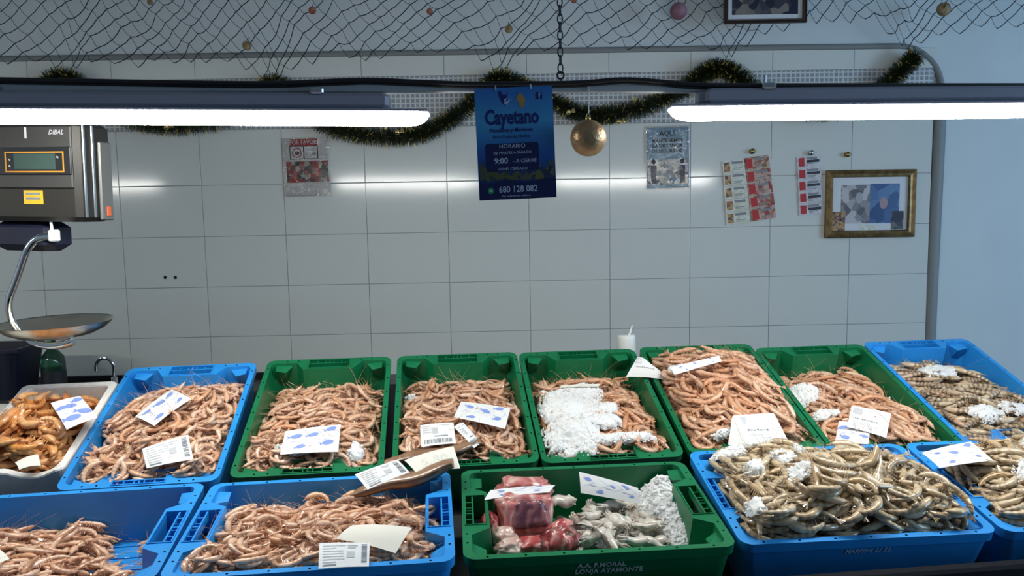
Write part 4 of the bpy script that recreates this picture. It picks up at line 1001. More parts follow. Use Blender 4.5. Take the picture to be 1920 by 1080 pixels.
T_('white note with a stamp in the rightmost green crate', 'label', [(1597, 760), (1671, 775), (1662, 820), (1588, 800)], hp('B6', [(1597, 760), (1671, 775), (1662, 820), (1588, 800)]), 'note', .003)
T_('blue-printed paper label in front of the note in the rightmost green crate', 'label', [(1573, 789), (1633, 796), (1628, 832), (1565, 832)], hp('B6', [(1573, 789), (1633, 796), (1628, 832), (1565, 832)], .005), 'print', .003)
T_('blue-printed paper label lying over the gap between the two prawn crates', 'label', [(1728, 848), (1820, 828), (1863, 862), (1762, 877)], (CR['F4'] @ Vector((-.27, .33, .056)), (CR['F4'].to_3x3() @ Vector((0, 0, 1)))), 'print', .003)
T_('corner of white card at the left edge in the bottom left crate', 'label', [(-20, 1018), (2, 1032), (18, 1046), (-20, 1066)], hp('F0', [(-20, 1018), (2, 1032), (18, 1046), (-20, 1066)]), 'blank', .004)

front_text('F2', 'A.A. P.MORAL', .0165, .0, -.0325, M['cratetext'], .1)
front_text('F2', 'LONJA AYAMONTE', .0165, .016, -.0480, M['cratetext'], .1)
front_text('F3', 'MARFISH, 21 S.L.', .0150, .0, -.0360, M['cratetext2'], .3)

# ------------------------------------------------------------------ lamps, rail, cable, chain
LY = 1.79
def lamp(label, p0, d):
    """batten lamp; p0: left end of the diffuser axis, d: unit direction"""
    up = (ZZ - d * ZZ.dot(d)).normalized(); root = thing('batten_light', label, 'lamp', frame(p0, d, up.cross(d), up), 'batten lights under the rail')
    Lg = 1.2; b = MB()
    prof = [(-.029, .011), (-.029, .002), (-.026, -.006), (-.018, -.014), (-.006, -.018), (.006, -.018), (.018, -.014), (.026, -.006), (.029, .002), (.029, .011)]
    st = [(0.0, .15, .021), (.006, .55, .012), (.014, .78, .004), (.030, .95, 0), (.045, 1, 0), (Lg - .045, 1, 0), (Lg - .030, .95, 0), (Lg - .014, .78, .004), (Lg - .006, .55, .012), (Lg, .15, .021)]
    vs = [(x, a, max(.011 + (z - .011) * k, -.018)) for x, k, _ in st for a, z in prof]; n = len(prof)
    b.add(vs, [(i * n + k, i * n + k + 1, (i + 1) * n + k + 1, (i + 1) * n + k) for i in range(len(st) - 1) for k in range(n - 1)] + [tuple(range(n)), tuple(range((len(st) - 1) * n, len(st) * n))], 0, True)
    b.build('diffuser', M['diffuser'], root)
    h = MB(); h.box((-.002, -.033, .0112), (Lg + .002, .033, .0182), bev=.002); h.box((.075, -.029, .0185), (Lg - .088, .029, .054), bev=.008); h.box((.062, -.02, .024), (.08, .02, .046)); h.build('housing', M['housing'], root)
    for x in (.22, Lg - .25):
        c = MB(); c.box((x - .016, -.033, .050), (x + .016, .033, .064), bev=.003); c.tube([(x, 0, .06), (x, 0, .085)], .003, 6); c.build('clip', M['steel'], root)
    return root
a, c = at_y(-120, 217, LY), at_y(803, 222, LY); d = (c - a).normalized(); lamp('left lit batten light hanging below the rail', c - d * 1.2, d)
a, c = at_y(1257, 213, LY), at_y(1920, 206, LY); lamp('right lit batten light hanging below the rail', a, (c - a).normalized())
a = at_y(-120, 217, LY); a.x = -3.73; lamp('third lit batten light farther left on the same rail', a, Vector((1, 0, 0)))
r0, r1 = at_y(0, 165, LY), at_y(1920, 168, LY); rd = (r1 - r0).normalized()
ra, rb = r0 - rd * 2.7, r1 + rd * 2.0
rail = thing('hanging_rail', 'long pale metal rail carrying the lamps, poster and cable', 'rail', Matrix.Translation(r0))
b = MB(); b.box((0, -.010, -.009), ((rb - ra).length, .010, .009), M=Matrix.Translation(ra - r0) @ frame(Vector((0, 0, 0)), rd, ZZ.cross(rd).normalized(), rd.cross(ZZ.cross(rd).normalized())), bev=.002); b.build('bar', M['rail'], rail)
b = MB(); b.box((0, 0, 0), (1, 1, 1), M=Matrix.Translation(ra - r0) @ Matrix.Translation((0, .0102, .0)) @ frame(Vector((0, 0, 0)), (rb - ra), Vector((0, .022, 0)), Vector((0, 0, .003)))); b.build('flange', M['rail'], rail)
cpts = smooth_path([at_y(x, y, LY - .018) for x, y in ((-300, 144), (0, 149), (130, 151), (300, 154), (500, 156), (640, 151), (700, 150), (800, 154), (890, 157), (1040, 156), (1100, 154), (1170, 149), (1240, 153), (1300, 158), (1420, 160), (1920, 160))], 6)
b = MB(); b.tube(cpts, .0052, 8); b.tube([p + Vector((0, .006, -.006)) for p in cpts], .0036, 6)
tag(b.build('power_cable', M['cable']), 'black power cable running loosely along the lamp rail', 'cable')
def chain(label, px, py0, name='chain'):
    bot = at_y(px, py0, LY); z1 = 2.95; b = MB(); z = bot.z; k = 0
    while z < z1:
        P = []
        for q in range(10):
            t = 2 * PI * q / 10; x = .0055 * math.cos(t); zz = .0115 * math.sin(t)
            P.append(Vector((x if k % 2 == 0 else x * .35, 0 if k % 2 == 0 else x, zz)) + Vector((bot.x, bot.y, z + .012)))
        b.tube(P, .0018, 5, closed=True); z += .0185; k += 1
    root = thing(name, label, 'chain', Matrix.Translation(bot)); b.v = [tuple(Vector(p) - bot) for p in b.v]; b.build('links', M['dark_steel'], root)
    h = MB(); h.tube([Vector((.008 * math.cos(t), 0, .008 * math.sin(t) - .004)) for t in [q * PI / 6 for q in range(12)]], .0022, 6, closed=True); h.tube([(0, 0, -.012), (0, 0, -.034), (.006, 0, -.040)], .002, 6)
    h.build('hook', M['dark_steel'], root)
chain('black metal chain from the ceiling holding the lamp rail near the poster', 1051, 138)
for x in (-1.9, 2.2):
    px = 960 + x / 1.74 * FPX; chain('metal chain holding the lamp rail beyond the %s edge of the photo' % ('left' if x < 0 else 'right'), px, 150)

# poster hung from the rail
def sheet(name, label, cat, quad, y, mt, thick=.0008, M_=None):
    P = [at_y(q[0], q[1], y) for q in quad]; c = sum(P, Vector()) / 4
    ex = ((P[1] - P[0]) + (P[2] - P[3])).normalized(); ez = ex.cross(((P[0] - P[3]) + (P[1] - P[2]))).normalized(); ey = ez.cross(ex)
    W = ((P[1] - P[0]).length + (P[2] - P[3]).length) / 2; H = ((P[0] - P[3]).length + (P[1] - P[2]).length) / 2
    root = thing(name, label, cat, frame(c, ex, ey, ez))
    if mt:
        b = MB(); b.box((-W / 2, -H / 2, -thick), (W / 2, H / 2, 0)); b.build('sheet', M[mt], root)
    return root, W, H
def pl(root, name, pts, mt, z=.0004):
    b = MB(); b.add([(p[0], p[1], z) for p in pts], [tuple(range(len(pts)))]); return b.build(name, M[mt], root)
def rc(x0, y0, x1, y1): return [(x0, y0), (x1, y0), (x1, y1), (x0, y1)]
def ell(cx, cy, rx, ry, n=20, a0=0): return [(cx + rx * math.cos(a0 + 2 * PI * k / n), cy + ry * math.sin(a0 + 2 * PI * k / n)) for k in range(n)]
root, W, H = sheet('hanging_poster', 'blue fishmonger poster with opening hours and telephone number, hanging from the rail', 'poster', [(888, 166), (1036, 161), (1043, 369), (900, 377)], LY - .035, 'poster')
fx_ = lambda px: (px - 440) / 610 * W           # positions read off a 4.15x enlargement of the poster
def P2(zx, zy): return ((zx - (140 + (zy - 140) * .045) - 305) / 600 * W, (570 - zy + (zx - 440) * -.03) / 865 * H)
text_mesh('Cayetano', .047, M['poster_navytext'], root, (*P2(435, 368), .0006), sx=.68, bold=.0014)
text_mesh('Pescados y Mariscos', .0125, M['poster_navytext'], root, (*P2(432, 465), .0006), sx=.95, bold=.0002)
text_mesh('de la Costa de Huelva', .0105, M['poster_navytext'], root, (*P2(432, 515), .0006), sx=.9)
x0, y0 = P2(238, 790); x1, y1 = P2(640, 560)
q = rrect(abs(x1 - x0), abs(y1 - y0), .006, 4, (x0 + x1) / 2, (y0 + y1) / 2); pl(root, 'hours_panel', q, 'poster_dark')
text_mesh('HORARIO', .0135, M['poster_text'], root, (*P2(438, 590), .0008))
text_mesh('DE MARTES A S\u00c1BADO', .0085, M['poster_text'], root, (*P2(440, 640), .0008))
text_mesh('9:00', .0185, M['poster_text'], root, (*P2(352, 705), .0008), bold=.0003)
text_mesh('- A CIERRE', .0115, M['poster_text'], root, (*P2(535, 703), .0008))
text_mesh('LUNES CERRADO', .0085, M['poster_text'], root, (*P2(445, 765), .0008))
pts = [(-W / 2, -H / 2), (W / 2, -H / 2), (W / 2, -H / 2 + .044)] + [(W / 2 - W * k / 16, -H / 2 + .041 + .004 * math.sin(k * .8)) for k in range(1, 16)] + [(-W / 2, -H / 2 + .040)]
pl(root, 'footer_band', pts, 'poster_dark', .0003)
pts = [(-W / 2 + .004, -H / 2 + .043)] + [(-W / 2 + .004 + (W - .008) * k / 24, -H / 2 + .060 + .009 * math.sin(k * 1.7) + .022 * abs(k / 12 - 1) ** 2) for k in range(25)] + [(W / 2 - .004, -H / 2 + .043)]
pl(root, 'reef_picture', pts, 'reef', .00025)
text_mesh('680 128 082', .0205, M['poster_text'], root, (*P2(485, 925), .0008), sx=.86, bold=.0002)
text_mesh('Haz tu pedido por tel\u00e9fono', .006, M['poster_text'], root, (*P2(470, 975), .0008))
pl(root, 'phone_badge', ell(*P2(273, 935), .0072, .0072), 'greenprint', .0006)
pl(root, 'handset_mark', ell(*P2(273, 935), .004, .0022, 10, .7), 'white', .0008)
x, y = P2(642, 205); pl(root, 'social_badge', rrect(.015, .016, .002, 3, x, y), 'poster_navytext', .0005); text_mesh('f', .017, M['signblue'], root, (x + .001, y, .0007), bold=.0006)
x, y = P2(370, 225)
pl(root, 'fish_emblem', [(x - .012, y + .014), (x - .006, y + .019), (x - .002, y + .010), (x + .006, y + .008), (x + .010, y + .012), (x + .007, y - .002), (x + .014, y - .004), (x + .004, y - .012), (x + .004, y - .018), (x - .002, y - .011), (x - .008, y)], 'poster_navytext', .0005)
pl(root, 'fish_outline', [(x + .002, y - .002), (x + .008, y + .002), (x + .004, y - .008), (x + .016, y - .001), (x + .008, y - .012), (x + .002, y - .014)], 'poster_text', .0007)
x, y = P2(505, 240)
pl(root, 'shrimp_emblem', [(x - .008, y + .010), (x - .002, y + .019), (x + .003, y + .012), (x + .010, y + .004), (x + .008, y - .006), (x + .002, y - .020), (x - .003, y - .012), (x - .005, y - .003), (x - .010, y + .002)], 'goldprint', .0005)
b = MB(); 
for sx in (-.04, .04): b.tube([(sx, H / 2 - .006, .001), (sx, H / 2 + .004, .003), (sx, H / 2 + .006, -.03)], .0016, 6)
b.build('hanger_wire', M['string'], root)

# gold bauble on its string
c = at_y(1103, 259, LY - .03); R = 34 / FPX * (c - EYE).dot(FWD)
root = thing('bauble', 'large gold Christmas bauble hanging on a white string from the rail', 'bauble', Matrix.Translation(c))
b = MB(); b.lathe([(R * math.sin(PI * k / 20), -R * math.cos(PI * k / 20)) for k in range(21)], 36); b.build('ball', M['bauble'], root)
b = MB(); b.lathe([(.0, R + .008), (.006, R + .008), (.0065, R - .002), (.0, R - .003)], 14); b.tube([Vector((.004 * math.cos(t), 0, R + .010 + .004 * math.sin(t))) for t in [q * PI / 5 for q in range(10)]], .001, 5, closed=True); b.build('cap', M['goldcap'], root)
top = at_y(1103, 160, LY - .012) - c
b = MB(); b.tube([(0, 0, R + .012), top * .5 + Vector((.001, 0, 0)), top, top + Vector((0, .024, .004))], .0016, 6); b.build('string', M['string'], root)

# ------------------------------------------------------------------ fishing net with shells
GAT = [(115, 132, 70), (515, 152, 70), (940, 132, 70), (1350, 108, 60), (1715, 95, 60)]
def net_low(x):
    kx = [-400, 0, 60, 100, 116, 150, 240, 350, 430, 500, 516, 560, 640, 700, 800, 880, 930, 945, 990, 1080, 1160, 1230, 1300, 1343, 1356, 1400, 1470, 1540, 1650, 1706, 1722, 1770, 1830, 1920, 2300]
    ky = [120, 122, 118, 128, 140, 116, 122, 114, 122, 146, 156, 124, 102, 113, 97, 94, 124, 136, 102, 82, 92, 88, 86, 106, 112, 68, 52, 40, 42, 84, 96, 66, 58, 50, 60]
    return float(np.interp(x, kx, ky))
NETY = WY - .07
b = MB(); dxp = 33.0; rows = 13
def node(i, j):
    x = -420 + i * dxp + (dxp / 2 if j % 2 else 0)
    f = max(0, 1 - j / 7.0)
    for gx, gy, gw in GAT:
        dd = x - gx
        x -= f * .62 * dd * math.exp(-(dd / gw) ** 2)
    y = net_low(x) - j * 16.5 * (1 + .10 * math.sin(x * .013 + 1)) + 4 * math.sin(i * 1.7 + j) + (1 - j / rows) * 3 * math.sin(i * 2.9)
    x += 20 * math.sin(j * .16 + x * .006) + 3 * math.sin(i * 2.3 + j * 1.1) + j * 2
    p = at_y(x, y, NETY + .02 * math.sin(x * .02 + j * .5) - .006 * j); return p
NN = {}
ni = int(2850 / dxp)
for j in range(rows):
    for i in range(ni): NN[i, j] = node(i, j)
top_z = 2.95
def strand(p, q, rad, sag=.005):
    m = (p + q) / 2 + Vector((0, 0, -sag)); b.tube([p, m, q], rad, 4, caps=False)
for j in range(rows - 1):
    for i in range(ni):
        o = 1 if j % 2 else 0
        for k in (i + o - 1, i + o):
            if (k, j + 1) in NN: strand(NN[i, j], NN[k, j + 1], .0011 if k == i + o - 1 else .0021)
for i in range(0, ni, 4):
    p = NN[i, rows - 1]; b.tube([p, Vector((p.x, p.y - .02, 2.95))], .0019, 4, caps=False)
root = thing('fishing_net', 'dark fishing net draped along the top of the back wall', 'net', Matrix.Translation((0, NETY, 2.9)))
b.v = [(p[0], p[1] - NETY, p[2] - 2.9) for p in b.v]; b.build('mesh_twine', M['net'], root)
def shell(label, px, py, r, mt, ring=False, name='seashell', cat='shell'):
    c = at_y(px, py, NETY - .055); root = thing(name, label, cat, Matrix.Translation(c)); b = MB()
    if name == 'seashell':
        n = 20; pts = []; rad = []
        for k in range(n):
            t = k / (n - 1); a = t * 4.5 * PI; q = r * .75 * t
            pts.append(Vector((q * math.cos(a) * .8, -r * .2 + .35 * r * (1 - t), q * math.sin(a) * .8 + r * (.8 - t)))); rad.append(.15 * r + .55 * r * t)
        b.tube(pts, rad, 8); b.build('whorl', M[mt], root)
    else:
        b.lathe([(r * math.sin(PI * k / 14), -r * math.cos(PI * k / 14)) for k in range(15)], 22); b.build('ball', M[mt], root)
    w = MB(); w.tube([(0, 0, r * .8), (.002, .02, r * 1.9), (0, .045, r * 2.2)], .0012, 5); w.build('tie', M['net'], root)
shell('brown seashell caught low in the net at the left', 462, 86, .021, 'shell')
shell('tan seashell hanging in the net above the poster', 953, 55, .019, 'shell')
shell('reddish shell in the net left of the poster, farther left of two', 585, 20, .018, 'shellred')
shell('reddish shell in the net left of the poster, nearer one', 805, 22, .015, 'shellred')
shell('amber shell at the top edge in the left of the net', 281, 4, .014, 'shell')
shell('dark red shell at the top edge by the chain', 1075, 0, .016, 'shellred')
shell('mauve ball hanging in the net left of the upper picture', 1272, 21, .040, 'mauve', name='net_ball', cat='ball')
shell('pale bundle of shell in the net at the right', 1767, 18, .032, 'shell')

# ------------------------------------------------------------------ tinsel garland
gp = [(-260, 150), (-60, 235), (20, 225), (80, 165), (115, 146), (150, 160), (220, 215), (310, 236), (420, 222), (490, 170), (515, 158), (545, 175), (605, 232), (680, 252), (760, 256), (815, 240), (870, 205), (915, 160), (945, 147), (985, 165), (1045, 195), (1100, 215), (1160, 212), (1230, 193), (1290, 162), (1325, 135), (1352, 128), (1385, 143), (1430, 178), (1500, 205), (1580, 205), (1650, 168), (1690, 132), (1718, 104)]
path = smooth_path([at_y(x, y, WY - .060) for x, y in gp], 14)
rgn = np.random.default_rng(8); b = MB(); g = MB()
tot = len(path)
for k in range(34000):
    i = int(rgn.integers(1, tot - 1)); p = path[i] + (path[i + 1] - path[i]) * rgn.random(); t = (path[i + 1] - path[i - 1]).normalized()
    r = Vector(rgn.normal(0, 1, 3)); r = (r - t * r.dot(t)).normalized(); gold = k % 20 == 0
    L_ = rgn.uniform(.036, .058); d = (r + t * rgn.uniform(-.45, .45)).normalized(); w = d.cross(Vector(rgn.normal(0, 1, 3))).normalized() * (.0013 if not gold else .0020)
    s0 = p + d * (.004 if not gold else .030); L_ += .006 * gold; e = p + d * L_
    (g if gold else b).add([s0 - w, s0 + w, e + w * .6, e - w * .6], [(0, 1, 2, 3)])
root = thing('tinsel_garland', 'green tinsel garland with gold strands swagged along the tiled wall', 'garland', Matrix.Translation(path[tot // 2]))
o0 = path[tot // 2]
for q in (b, g): q.v = [tuple(Vector(p) - o0) for p in q.v]
b.tube([p - o0 for p in path], .004, 6); b.build('tinsel', M['tinsel'], root); g.build('gold_strands', M['goldstrand'], root)
for px, py in ((1160, 228), (1066, 210), (745, 248), (312, 238)):
    c = at_y(px, py, WY - .115) - o0; bb = MB()
    bb.lathe([(.013 * math.sin(PI * k / 8), -.013 * math.cos(PI * k / 8)) for k in range(9)], 14, M=Matrix.Translation(c)); bb.lathe([(.0, .012), (.010, .004), (.013, -.008), (.015, -.012), (0, -.010)], 14, M=Matrix.Translation(c + Vector((.022, .004, .008))))
    bb.build('gold_bell', M['goldcap'], root)

# ------------------------------------------------------------------ things on the back wall
YS = WY - .004
root, W, H = sheet('wall_notice', 'white notice in a plastic sleeve with a red header and shellfish picture', 'sign', [(533, 262), (616, 259), (617, 364), (534, 367)], YS, 'white')
Z = lambda zx, zy: ((zx - 595) / 525 * W, (565 - zy) / 620 * H)
def zr(a, b_, c, d): x0, y0 = Z(a, b_); x1, y1 = Z(c, d); return rc(x0, y1, x1, y0)
pl(root, 'header_band', zr(410, 255, 735, 330), 'red'); text_mesh('POR FAVOR', .030, M['white'], root, (*Z(570, 292), .0007), sx=.82, bold=.0004)
pl(root, 'frame_outline', zr(405, 330, 740, 478), 'blackprint'); pl(root, 'left_field', zr(415, 338, 565, 472), 'white', .0006); pl(root, 'right_field', zr(578, 338, 730, 472), 'white', .0006)
pl(root, 'prohibition_ring', ell(*Z(490, 405), .024, .024), 'red', .0008); pl(root, 'ring_inside', ell(*Z(490, 405), .019, .019), 'white', .0010); pl(root, 'hand_mark', ell(*Z(492, 408), .012, .009, 12, .6), 'blackprint', .0012)
text_mesh('NO', .018, M['blackprint'], root, (*Z(652, 378), .0009)); text_mesh('TOCAR', .018, M['blackprint'], root, (*Z(652, 420), .0009), sx=.85)
pl(root, 'shellfish_picture', zr(355, 500, 850, 735), 'photo_red', .0005)
b = MB(); N = 12
vs = [((i / N - .5) * W * 1.06, (j / N - .5) * H * 1.05, .003 + .002 * math.sin(i * .9 + j * .5) + .0015 * math.sin(j * 1.3 - i)) for i in range(N + 1) for j in range(N + 1)]
b.add(vs, [(i * (N + 1) + j, (i + 1) * (N + 1) + j, (i + 1) * (N + 1) + j + 1, i * (N + 1) + j + 1) for i in range(N) for j in range(N)], 0, True); b.build('plastic_sleeve', M['clear'], root)

root, W, H = sheet('wall_notice', 'pale blue social distancing notice in a plastic sleeve right of the bauble', 'sign', [(1213, 240), (1292, 238), (1291, 351), (1212, 354)], YS, 'signblue')
text_mesh('AQU\u00cd', .036, M['blackprint'], root, (0, H * .40, .0008), sx=.9, bold=.0006)
for k, s in enumerate(('MANTENEMOS', 'LA DISTANCIA', 'DE SEGURIDAD')): text_mesh(s, .024, M['blackprint'], root, (0, H * (.285 - .085 * k), .0008), sx=.95, bold=.0004)
pl(root, 'people_picture', rc(-W * .48, -H * .44, W * .48, -H * .02), 'photo_white', .0006)
for sx in (-.34, .34):
    pl(root, 'figure', [(sx * W - .012, -H * .42), (sx * W + .012, -H * .42), (sx * W + .016, -H * .12), (sx * W - .016, -H * .12)], 'poster_dark', .0008)
    pl(root, 'figure_head', ell(sx * W, -H * .06, .011, .013, 12), 'blackprint', .0008)
b = MB(); vs = [((i / N - .5) * W * 1.05, (j / N - .5) * H * 1.05, .003 + .002 * math.sin(i * .7 - j * .6) + .0015 * math.sin(j * 1.5 + i)) for i in range(N + 1) for j in range(N + 1)]
b.add(vs, [(i * (N + 1) + j, (i + 1) * (N + 1) + j, (i + 1) * (N + 1) + j + 1, i * (N + 1) + j + 1) for i in range(N) for j in range(N)], 0, True); b.build('plastic_sleeve', M['clear'], root)

# strips of lottery tickets
def tickets(label, quad, mt, pic, n, dark):
    root, W, H = sheet('ticket_strip', label, 'tickets', quad, YS - .002, None)
    for k in range(n):
        y1 = H / 2 - k * H / n; y0 = y1 - H / n * .94; b = MB()
        zz = .003 * ((k % 2) * 1.0); b.box((-W / 2, y0, zz - .0005), (W / 2, y1, zz), 0)
        hh = y1 - y0
        def rq(u0, v0, u1, v1, m_): b.add([(-W / 2 + W * u0, y0 + hh * v0, zz + .0006), (-W / 2 + W * u1, y0 + hh * v0, zz + .0006), (-W / 2 + W * u1, y0 + hh * v1, zz + .0006), (-W / 2 + W * u0, y0 + hh * v1, zz + .0006)], [(0, 1, 2, 3)], m_)
        rq(.06, .12, .32, .88, 1); rq(.40, .70, .86, .90, 2); rq(.42, .30, .80, .36, 2); rq(.42, .18, .74, .22, 2)
        if dark: rq(.40, .42, .95, .66, 3)
        b.build('ticket', [M[mt], M[pic], M['ink'], M['blackprint']], root)
    return root, W, H
tickets('cream strip of five lottery tickets, left of the pair', [(1354, 303), (1398, 298), (1407, 419), (1362, 423)], 'ticket_b', 'ticket_pic', 5, False)
tickets('red strip of five lottery tickets, right of the pair', [(1398, 296), (1443, 290), (1453, 409), (1406, 418)], 'ticket_a', 'red', 5, False)
tickets('lilac strip of five lottery tickets beside the gilt picture', [(1498, 294), (1542, 291), (1538, 402), (1495, 406)], 'ticket_c', 'red', 5, True)
def hook(label, px, py, r, mt, name='wall_hook'):
    c = at_y(px, py, WY); root = thing(name, label, 'hook', Matrix.Translation(c)); b = MB()
    Rm = Matrix.Rotation(PI / 2, 4, 'X')
    b.lathe([(0, 0.0), (r * .9, .001), (r * .9, .003), (r * .35, .006), (r * .35, .012), (r, .017), (r * .8, .024), (0, .026)], 16, M=Rm); b.build('knob', M[mt], root)
hook('small brass knob above the pair of ticket strips', 1409, 284, .014, 'brass'); hook('small brass knob above the gilt picture', 1587, 290, .014, 'brass')
hook('clear suction hook above the lilac ticket strip', 1519, 287, .014, 'chrome', 'suction_hook')
for k, px in enumerate((310, 329)):
    c = at_y(px, 520, WY); b = MB(); b.lathe([(.0, .0), (.008, .001), (.008, .002), (0, .003)], 12, M=Matrix.Rotation(PI / 2, 4, 'X')); 
    tag(b.build('wall_plug', M['hole'], None, Matrix.Translation(c)), '%s of two dark screw plugs in the tiled wall' % ('left' if k == 0 else 'right'), 'plug')

def picture(label, quad, y, fm, fw, mount):
    root, W, H = sheet('picture_frame', label, 'picture', quad, y, None)
    b = MB(); prof = [(0, 0), (0, .018), (fw * .25, .026), (fw * .55, .018), (fw * .85, .020), (fw, .008)]
    ring = []
    for d, z in prof: ring.append([(-W / 2 + d, -H / 2 + d, z), (W / 2 - d, -H / 2 + d, z), (W / 2 - d, H / 2 - d, z), (-W / 2 + d, H / 2 - d, z)])
    vs = [p for r in ring for p in r]; b.add(vs, [(i * 4 + k, i * 4 + (k + 1) % 4, (i + 1) * 4 + (k + 1) % 4, (i + 1) * 4 + k) for i in range(len(prof) - 1) for k in range(4)])
    b.build('moulding', M[fm], root)
    bb = MB(); bb.box((-W / 2 + fw * .9, -H / 2 + fw * .9, 0), (W / 2 - fw * .9, H / 2 - fw * .9, .005)); bb.build('mount', M['white'], root)
    return root, W, H
root, W, H = picture('gilt framed picture of two portraits on the tiled wall at the right', [(1549, 320), (1719, 317), (1708, 444), (1544, 446)], WY - .002, 'gilt', .036, 'white')
Z = lambda zx, zy: ((zx - 845) / 820 * W, (645 - zy) / 620 * H)
pl(root, 'left_portrait', zr(578, 470, 845, 825), 'photo_grey', .0056); pl(root, 'right_portrait', zr(845, 462, 1115, 825), 'photo_blue', .0056)
M['skin'] = mat('printed_skin', (0.36, 0.25, 0.28, 1), 0.5); M['palegrey'] = mat('printed_grey', (0.38, 0.37, 0.40, 1), 0.5)
pl(root, 'portrait_face', ell(*Z(970, 640), .020, .030, 16), 'skin', .0060); pl(root, 'portrait_face', ell(*Z(745, 590), .018, .028, 16), 'palegrey', .0060)
pl(root, 'pinned_photo', zr(505, 715, 620, 890), 'ticket_pic', .0062); pl(root, 'pinned_photo', zr(1045, 715, 1160, 885), 'photo_dark', .0062); pl(root, 'caption_strip', zr(755, 840, 910, 890), 'ticket_b', .0060)
root, W, H = picture('dark framed picture hung high over the net, cut by the top of the photo', [(1357, -60), (1512, -62), (1511, 43), (1356, 46)], WY - .13, 'darkwood', .020, 'white')
pl(root, 'print', rc(-W * .40, -H * .34, W * .40, H * .36), 'photo_dark', .0056)
b = MB(); b.tube([(0, H / 2 - .01, .004), (0, H / 2 + .25, .0), (0, H / 2 + .27, -.12)], .0015, 5); b.build('hanging_wire', M['dark_steel'], root)
b = MB(); b.box((-W * .3, -H * .3, -.13), (-W * .26, -H * .26, 0)); b.box((W * .26, -H * .3, -.13), (W * .3, -H * .26, 0)); b.build('spacer', M['darkwood'], root)

# ------------------------------------------------------------------ back worktop, tap, bottles, bin
wt = thing('back_worktop', 'dark worktop running along the foot of the tiled wall', 'worktop', Matrix.Translation((0, 3.45, 0)))
b = MB(); b.box((-3.6, -.30, .77), (1.9, .30, .80)); b.build('top', M['black'], wt)
b = MB(); b.box((-3.6, .285, .80), (-1.0, .305, .825)); b.build('upstand', M['black'], wt)
b = MB(); b.box((-3.55, -.25, 0), (1.85, .28, .77)); b.build('base_units', M['dark_steel'], wt)
def bottle_profile(r, h, neck, nh): return [(0, 0), (r * .95, 0), (r, .006), (r, h * .62), (r * .92, h * .72), (neck * 1.1, h * .86), (neck, h * .90), (neck, h), (0, h)]
wy = 3.40; c = at_y(101, 700, wy); c.z = .80
h = at_y(101, 638, wy).z - .80
root = thing('green_bottle', 'green glass bottle with dark liquid standing on the back worktop behind the white box', 'bottle', Matrix.Translation(c))
b = MB(); b.lathe(bottle_profile(.050, h, .016, .04), 24); b.build('glass', M['glassgreen'], root)
b = MB(); b.lathe([(0, .004), (.046, .004), (.046, h * .55), (0, h * .55)], 20); b.build('liquid', M['darkliquid'], root)
b = MB(); b.lathe([(.0507, h * .18), (.0507, h * .48)], 24); b.build('bottle_label', M['blackprint'], root)
b = MB(); b.lathe([(0, h + .012), (.017, h + .012), (.017, h - .02), (0, h - .02)], 14); b.build('cap', M['greenprint'], root)
wy = 2.76; c = at_y(1174, 655, wy); ztop = at_y(1174, 628, wy).z; c.z = .86; h = ztop - .86
root = thing('white_bottle', 'white plastic bottle with an open spout standing behind the green crate with the ice sheet', 'bottle', Matrix.Translation(c))
r = 17.5 / FPX * (c - EYE).dot(FWD); b = MB(); b.lathe([(0, 0), (r * .97, 0), (r, .006), (r, h * .80), (r * .98, h * .82)], 24); b.build('body', M['whiteplastic'], root)
b = MB(); b.lathe([(r * 1.0, h * .82), (r * 1.0, h * .965), (r * .9, h), (0, h)], 24); b.build('cap', M['whiteplastic'], root)
b = MB(); b.lathe([(r * 1.01, h * .70), (r * 1.01, h * .74)], 24); b.build('label_line', M['inkblue'], root)
b = MB(); b.tube([(.010, 0, h - .004), (.018, 0, h + .018), (.022, 0, h + .036)], [.005, .004, .0025], 8); b.build('spout', M['whiteplastic'], root)
wy = 3.58; base = at_y(215, 716, wy); base.z = .80
root = thing('tap', 'chrome swan neck tap at the back worktop', 'tap', Matrix.Translation(base))
zt = at_y(200, 671, wy).z - .80; xr = (at_y(180, 690, wy) - base).x
b = MB(); pts = [Vector((0, 0, 0)), Vector((0, 0, zt * .7))] + [Vector((xr / 2 + abs(xr) / 2 * math.cos(a), 0, zt - abs(xr) / 2 + abs(xr) / 2 * math.sin(a))) for a in [k * PI / 10 for k in range(11)]] + [Vector((xr, 0, zt - abs(xr) / 2 - .02))]
b.tube(pts, .0085, 10); b.build('spout', M['chrome'], root)
b = MB(); b.lathe([(0, 0), (.022, 0), (.022, .012), (.014, .02), (.014, .05), (0, .052)], 16); b.build('base', M['chrome'], root)
c = at_y(5, 700, 3.38); c.z = .80; zt = at_y(30, 648, 3.38).z - .80
root = thing('navy_tub', 'dark navy plastic tub on the back worktop at the left edge', 'tub', Matrix.Translation(c))
b = MB(); q0 = rrect(.20, .18, .03, 4); q1 = rrect(.27, .24, .035, 4); n = len(q0)
b.add([(p[0], p[1], 0) for p in q0] + [(p[0], p[1], zt) for p in q1] + [(p[0] * .93, p[1] * .93, zt) for p in q1] + [(p[0] * .93, p[1] * .93, .01) for p in q0], [(r_ * n + k, r_ * n + (k + 1) % n, (r_ + 1) * n + (k + 1) % n, (r_ + 1) * n + k) for r_ in range(3) for k in range(n)] + [tuple(range(n - 1, -1, -1)), tuple(range(3 * n, 4 * n))])
b.build('tub', M['navy'], root)
